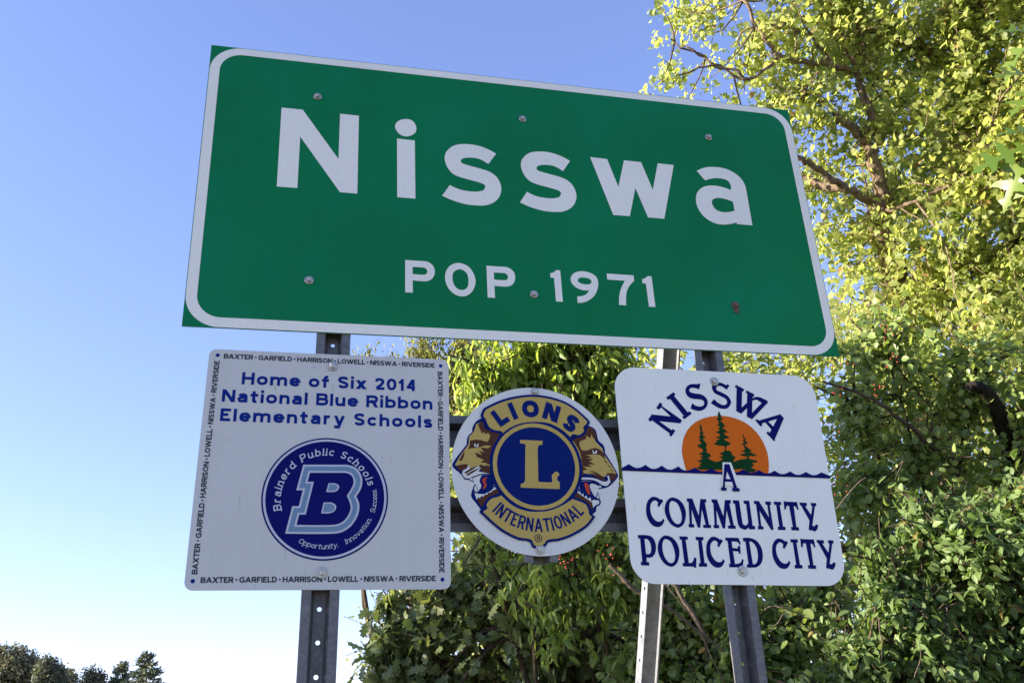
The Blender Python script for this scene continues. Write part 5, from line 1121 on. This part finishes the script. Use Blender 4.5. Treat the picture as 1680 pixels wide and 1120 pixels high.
# --- berry shrubs
def berries(root, pts, n=7):
    V, F, o = [], [], 0
    ico = [(0, 0, 1), (.89, 0, .45), (.28, .85, .45), (-.72, .53, .45), (-.72, -.53, .45), (.28, -.85, .45), (.72, .53, -.45), (-.28, .85, -.45), (-.89, 0, -.45), (-.28, -.85, -.45), (.72, -.53, -.45), (0, 0, -1)]
    fi = [(0,1,2),(0,2,3),(0,3,4),(0,4,5),(0,5,1),(1,6,2),(2,7,3),(3,8,4),(4,9,5),(5,10,1),(1,10,6),(2,6,7),(3,7,8),(4,8,9),(5,9,10),(6,11,7),(7,11,8),(8,11,9),(9,11,10),(10,11,6)]
    for p in pts:
        for k in range(n):
            c = np.array(p) + rng.normal(size=3) * 0.035
            V.append(np.array(ico) * 0.0055 + c); F.append(np.array(fi) + o); o += 12
    ob = np_obj('berries', np.concatenate(V), np.concatenate(F), M['berry'], root, True, 'stuff')
    ob.matrix_parent_inverse = Matrix.Translation(-root.location)

s = simple_tree('buckthorn_shrub', 'tall shaded shrub with small round leaves and red berries, right of the signs', (5.033, 4.034, -0.100), (4.632, 2.851, 3.657),
  [(4.06, 2.58, 3.84, 0.35, 0.37, 0.32), (4.62, 2.52, 3.66, 0.38, 0.40, 0.34), (3.82, 2.69, 3.48, 0.22, 0.23, 0.20), (4.30, 2.71, 3.17, 0.38, 0.40, 0.34), (4.99, 2.58, 3.31, 0.42, 0.44, 0.38), (3.90, 2.79, 2.94, 0.26, 0.27, 0.23), (4.40, 2.78, 2.70, 0.30, 0.32, 0.27), (5.05, 2.78, 2.82, 0.40, 0.42, 0.36), (5.37, 2.39, 3.51, 0.40, 0.42, 0.36), (3.75, 2.81, 3.23, 0.20, 0.21, 0.18), (3.88, 2.96, 2.58, 0.25, 0.26, 0.23)],
  'round', M['leaf_shrub'], 640, 16, 0.052, 0.06, 300, twig=0.30, lim=3, cat='shrub', spread=0.035, droop=0.25, maxlink=1.0)
berries(s, [(3.574, 2.358, 3.596), (3.803, 2.213, 3.792), (3.867, 2.275, 3.616), (3.526, 2.431, 3.460), (3.721, 2.290, 3.414), (3.462, 2.538, 3.256), (3.513, 2.581, 2.882)])
lo = limb(s, [(4.456, 2.702, 3.085), (4.004, 2.496, 3.296), (3.711, 2.404, 3.416), (3.421, 2.384, 3.499)], 0.016, 0.007, M['bark_dark'], 'limb', 5, 6, 0.006)[0]; lo.matrix_parent_inverse = Matrix.Translation(-s.location)
s = simple_tree('buckthorn_shrub', 'low berry shrub with round leaves behind the brace and right post', (2.918, 3.406, -0.100), (2.718, 2.901, 2.363),
  [(2.58, 2.90, 2.19, 0.26, 0.27, 0.23), (2.22, 2.87, 2.47, 0.17, 0.18, 0.15), (2.78, 2.81, 2.04, 0.26, 0.27, 0.23), (2.31, 2.96, 1.97, 0.26, 0.27, 0.23), (3.17, 2.77, 2.16, 0.24, 0.25, 0.22), (2.58, 2.89, 1.72, 0.35, 0.37, 0.32), (2.13, 2.90, 2.69, 0.15, 0.16, 0.14), (3.10, 2.85, 1.77, 0.30, 0.32, 0.27), (3.45, 2.84, 2.34, 0.20, 0.21, 0.18)],
  'round', M['leaf_shrub'], 620, 14, 0.056, 0.04, 300, twig=0.26, lim=3, cat='shrub', spread=0.035, maxlink=0.8)
berries(s, [(1.760, 2.638, 2.485), (2.005, 2.568, 2.504), (2.042, 2.594, 2.425), (1.795, 2.651, 2.437), (2.273, 2.555, 2.382)])
for pts, r0 in (([(1.940, 2.402, 2.408), (2.088, 2.428, 2.267), (2.218, 2.425, 2.202), (2.441, 2.534, 2.084), (2.740, 2.662, 1.880), (2.950, 2.815, 1.673)], 0.012),
                ([(2.358, 2.556, 2.332), (2.418, 2.584, 2.236), (2.517, 2.623, 2.092), (2.622, 2.805, 1.879)], 0.017),
                ([(2.188, 2.280, 2.290), (2.352, 2.327, 2.093), (2.471, 2.397, 1.870), (2.555, 2.437, 1.735)], 0.004),
                ([(2.755, 2.315, 2.145), (2.808, 2.295, 2.160), (2.898, 2.286, 2.129), (3.050, 2.374, 2.098)], 0.005),
                ([(2.783, 2.355, 2.040), (2.837, 2.316, 2.096), (2.866, 2.290, 2.139)], 0.004)):
    lo = limb(s, pts, r0, r0 * 0.5, M['dead'], 'dead_branch', 5, 5, 0.003)[0]; lo.matrix_parent_inverse = Matrix.Translation(-s.location)

# --- shrub with larger pointed leaves at the lower right
s = simple_tree('dogwood_shrub', 'shrub with larger pointed dark green leaves, filling the lower right behind the community sign', (4.167, 2.675, -0.100), (3.915, 2.165, 2.330),
  [(3.40, 2.07, 2.07, 0.27, 0.28, 0.24), (3.86, 1.93, 2.38, 0.30, 0.32, 0.27), (4.09, 1.96, 1.95, 0.36, 0.38, 0.32), (3.13, 2.12, 1.87, 0.20, 0.21, 0.18), (3.59, 2.06, 1.73, 0.30, 0.32, 0.27), (3.67, 2.02, 2.54, 0.20, 0.21, 0.18), (2.96, 2.23, 1.71, 0.22, 0.23, 0.20), (4.18, 1.88, 2.57, 0.30, 0.32, 0.27), (3.42, 2.17, 2.34, 0.18, 0.19, 0.16), (3.84, 2.08, 1.55, 0.35, 0.37, 0.32), (3.36, 2.22, 1.52, 0.30, 0.32, 0.27)],
  'ovate', M['leaf_dogwood'], 1400, 18, 0.060, 0.045, 300, twig=0.26, lim=3, cat='shrub', spread=0.03, droop=0.35, maxlink=0.8)
for pts, r0 in (([(3.140, 1.717, 1.757), (3.164, 1.677, 1.834), (3.154, 1.644, 1.912)], 0.003), ([(3.025, 1.734, 2.035), (3.050, 1.776, 1.928), (3.051, 1.811, 1.848)], 0.003),
                ([(2.996, 1.997, 2.218), (3.090, 2.007, 2.143), (3.276, 2.089, 2.105)], 0.003), ([(3.159, 2.105, 2.637), (3.244, 2.038, 2.738), (3.306, 2.001, 2.787)], 0.004)):
    lo = limb(s, pts, r0, r0 * 0.5, M['dead'], 'dead_branch', 4, 5, 0.002)[0]; lo.matrix_parent_inverse = Matrix.Translation(-s.location)

# --- blackened snag
dt = empty('dead_tree', (0, 0, 0), 'black broken dead trunk showing through the round leaves near the right edge', 'dead tree')
gb = (4.916, 3.115, -0.100)
limb(dt, [gb, (5.144, 2.980, 2.580), (4.979, 2.732, 3.101), (4.774, 2.523, 3.305), (4.581, 2.353, 3.418), (4.459, 2.304, 3.470), (4.392, 2.303, 3.459)], 0.075, 0.028, M['char_bark'], 'trunk', 6, 10, 0.004)
plant(dt, gb)

# --- near red oak whose branch hangs in at the right edge
ro = empty('red_oak_tree', (0, 0, 0), 'near red oak whose large pointed lobed leaves hang into view at the right edge', 'tree')
LR = []
b0 = (4.636, 0.789, -0.100)
for pts, r0, r1, nm in (([b0, (4.486, 0.441, 2.093), (4.260, -0.175, 3.343), (4.131, -0.709, 4.608)], 0.12, 0.04, 'trunk'),
                    ([(4.217, -0.353, 3.764), (3.316, -0.538, 3.680), (2.841, -0.572, 3.521), (2.559, -0.550, 3.379), (2.390, -0.523, 3.287)], 0.03, 0.004, 'limb'),
                    ([(2.841, -0.572, 3.521), (2.582, -0.511, 3.278), (2.399, -0.488, 3.129), (2.334, -0.472, 3.080)], 0.008, 0.003, 'limb'),
                    ([(2.559, -0.550, 3.379), (2.428, -0.583, 3.400), (2.343, -0.595, 3.399)], 0.006, 0.003, 'limb')):
    P = limb(ro, pts, r0, r1, mb, nm, 6, 8, 0.004)[1]; LR.append(P)
SPB = [(2.332, -0.600, 3.381), (2.349, -0.595, 3.377), (2.337, -0.548, 3.260), (2.376, -0.537, 3.252), (2.333, -0.475, 3.088), (2.339, -0.471, 3.081), (2.347, -0.467, 3.074), (2.369, -0.485, 3.128), (2.397, -0.458, 3.076), (2.427, -0.525, 3.246), (2.481, -0.499, 3.208), (2.526, -0.551, 3.350), (2.485, -0.463, 3.125), (2.658, -0.526, 3.345), (2.788, -0.561, 3.475), (2.732, -0.579, 3.498), (2.924, -0.568, 3.539)]
SPT = [(2.271, -0.534, 3.340), (2.281, -0.585, 3.421), (2.182, -0.580, 3.277), (2.255, -0.516, 3.198), (2.254, -0.418, 3.077), (2.193, -0.384, 2.937), (2.280, -0.377, 2.868), (2.281, -0.451, 3.153), (2.327, -0.390, 2.844), (2.373, -0.535, 3.365), (2.458, -0.411, 3.008), (2.465, -0.622, 3.486), (2.537, -0.397, 2.920), (2.678, -0.466, 3.123), (2.736, -0.505, 3.258), (2.640, -0.692, 3.613), (2.995, -0.493, 3.347)]
SPS = [0.15, 0.12, 0.15, 0.15, 0.18, 0.19, 0.18, 0.13, 0.17, 0.14, 0.17, 0.15, 0.17, 0.17, 0.17, 0.16, 0.17]
P = np.array(SPB); D = np.array(SPT) - P; S = np.array(SPS)
N = norm(np.array((-0.5, -0.55, 0.6)) + rng.normal(size=P.shape) * 0.35)
T_, F_ = LEAF['redoak']
x, y, z = leaf_frames(P, D, N, S)
for i in range(len(P)):
    me_o = np_obj('leaf', T_ * np.array((1, 1, rng.uniform(.5, 1.8))), quads_to_tris(F_), M['leaf_redoak'], ro, tint=np.full(len(T_), rng.uniform(.1, .85)))
    s_ = float(S[i])
    me_o.matrix_local = Matrix(((x[i][0]*s_, y[i][0]*s_, z[i][0]*s_, P[i][0]), (x[i][1]*s_, y[i][1]*s_, z[i][1]*s_, P[i][1]), (x[i][2]*s_, y[i][2]*s_, z[i][2]*s_, P[i][2]), (0, 0, 0, 1)))
foliage(ro, 'oak', M['leaf_redoak'], mb, [(4.16, -0.43, 3.98, 0.60, 0.63, 0.54), (3.71, -0.66, 4.24, 0.50, 0.53, 0.45), (4.53, -0.25, 3.60, 0.60, 0.63, 0.54), (4.24, -0.78, 4.71, 0.60, 0.63, 0.54)], LR, 160, 8, 0.15, 0.3, 0.05, 0.3, 0.6, 0)
plant(ro, b0)

# --- far treeline at the lower left
def far_tree(label, px_blobs, base, top, kind, mat, ntwig, size, tb, name='far_tree', group='trees of the far treeline'):
    return simple_tree(name, label, base, top, px_blobs, kind, mat, ntwig, 12, size, 0.3, 0, M['bark_dark'], group, 3, 0.8, tb, 'tree', 0.1, 0.16, 0.6, 6, 2.5, 0.3)
far_tree('rounded brown-green tree at the far left of the distant treeline', [(-29.25, 113.40, 11.10, 2.90, 3.04, 2.61), (-32.17, 114.48, 10.32, 3.00, 3.15, 2.70), (-30.96, 113.24, 12.42, 1.60, 1.68, 1.44), (-29.39, 115.23, 7.10, 3.60, 3.78, 3.24), (-27.95, 112.97, 11.34, 1.40, 1.47, 1.26)], (-29.324, 115.768, -0.100), (-29.629, 113.073, 12.043), 'spray', M['leaf_far'], 2600, 0.24, 0.22)
far_tree('round dark tree second from the left in the distant treeline', [(-24.85, 109.26, 10.34, 1.70, 1.78, 1.53), (-24.47, 109.71, 9.12, 2.00, 2.10, 1.80), (-25.31, 110.98, 6.77, 2.60, 2.73, 2.34), (-24.07, 109.22, 10.00, 1.00, 1.05, 0.90)], (-24.610, 111.352, -0.100), (-24.905, 108.738, 11.536), 'spray', M['leaf_far'], 1800, 0.23, -0.2)
far_tree('small yellowish tree top in the dip of the distant treeline', [(-24.48, 118.13, 10.42, 1.00, 1.05, 0.90), (-23.94, 118.50, 9.29, 1.20, 1.26, 1.08), (-24.49, 119.93, 6.40, 2.60, 2.73, 2.34)], (-24.180, 120.150, -0.100), (-24.435, 117.886, 10.931), 'spray', M['leaf_far'], 800, 0.22, 0.30)
far_tree('ragged green tree just right of the dip in the distant treeline', [(-20.56, 109.69, 9.47, 1.20, 1.26, 1.08), (-19.73, 109.40, 9.67, 0.70, 0.73, 0.63), (-20.51, 110.17, 8.38, 1.70, 1.78, 1.53), (-20.39, 111.23, 5.96, 2.60, 2.73, 2.34)], (-20.357, 111.490, -0.100), (-20.610, 109.245, 10.501), 'spray', M['leaf_far'], 1100, 0.22, 0.1)
def pine(label, cx, base, top, h, w, n):
    t = empty('far_pine', (0, 0, 0), label, 'pine tree', 'pines of the far treeline')
    base = np.array(base, float); top = np.array(top, float)
    P = limb(t, [base, base * .5 + top * .5, top], 0.22, 0.04, M['bark_dark'], 'trunk', 5, 6, 0.02)[1]
    lines, LP_, LD = [], [], []
    for k in range(n):
        u = rng.random() ** 0.8
        z = top[2] - h * u
        a = rng.random() * 6.283
        L_ = w * (0.06 + 1.0 * u ** 0.85) * rng.uniform(.6, 1.15)
        p = np.array((top[0], top[1], z)); q = p + np.array((math.cos(a) * L_, math.sin(a) * L_, L_ * rng.uniform(-.05, .35)))
        lines.append((np.array([p, p * .5 + q * .5, q]), np.array([.05, .035, .015])))
        m_ = int(22 + 34 * u)
        uu = rng.uniform(.3, 1.05, m_)[:, None]
        LP_.append(p + (q - p) * uu + rng.normal(size=(m_, 3)) * 0.14)
        LD.append(norm((q - p) / L_ + rng.normal(size=(m_, 3)) * 0.5 + np.array((0, 0, .3))))
    tubes('branches', lines, M['bark_dark'], t, 3, kind='stuff')
    P_, D_ = np.concatenate(LP_), np.concatenate(LD)
    k = len(P_)
    leaves('needles', 'lance', P_, D_, norm(rng.normal(size=P_.shape)), rng.uniform(.28, .55, k), np.clip(rng.random(k), 0, .88), M['needle'], t)
    plant(t, tuple(base))
pine('dark bushy pine second from the right end of the distant treeline', 0, (-17.183, 111.876, -0.100), (-17.461, 109.421, 10.849), 8.0, 3.4, 150)
pine('spreading pine with ragged layered branches at the right end of the distant treeline', 0, (-14.129, 107.840, -0.100), (-14.439, 105.097, 11.272), 9.0, 4.2, 150)

# --- unseen trees added across the road to throw shade over the lower thicket
for y_, h_, r_, lab in ((3.9, 8.0, 2.0, 'unseen leafy tree added across the road to cast shade, nearest the sign'), (7.2, 8.4, 1.9, 'unseen leafy tree added across the road to cast shade, farther from the sign')):
    simple_tree('shade_blocker_tree', lab, (-15.5, y_, -0.1), (-15.5, y_, h_ - 1), [(-15.5, y_, h_ - r_, r_, r_, r_), (-15.8, y_ + .4, h_ - r_ * 1.8, r_, r_, r_), (-15.4, y_ - .2, h_ - r_ * 2.5, r_ * 1.05, r_ * 1.1, r_)],
                'spray', M['leaf_back'], 480, 10, 0.26, 0.2, 0, M['bark_dark'], 'unseen trees added to cast shade', 3, 0.8, 0, 'tree', 0.1, 0.15)
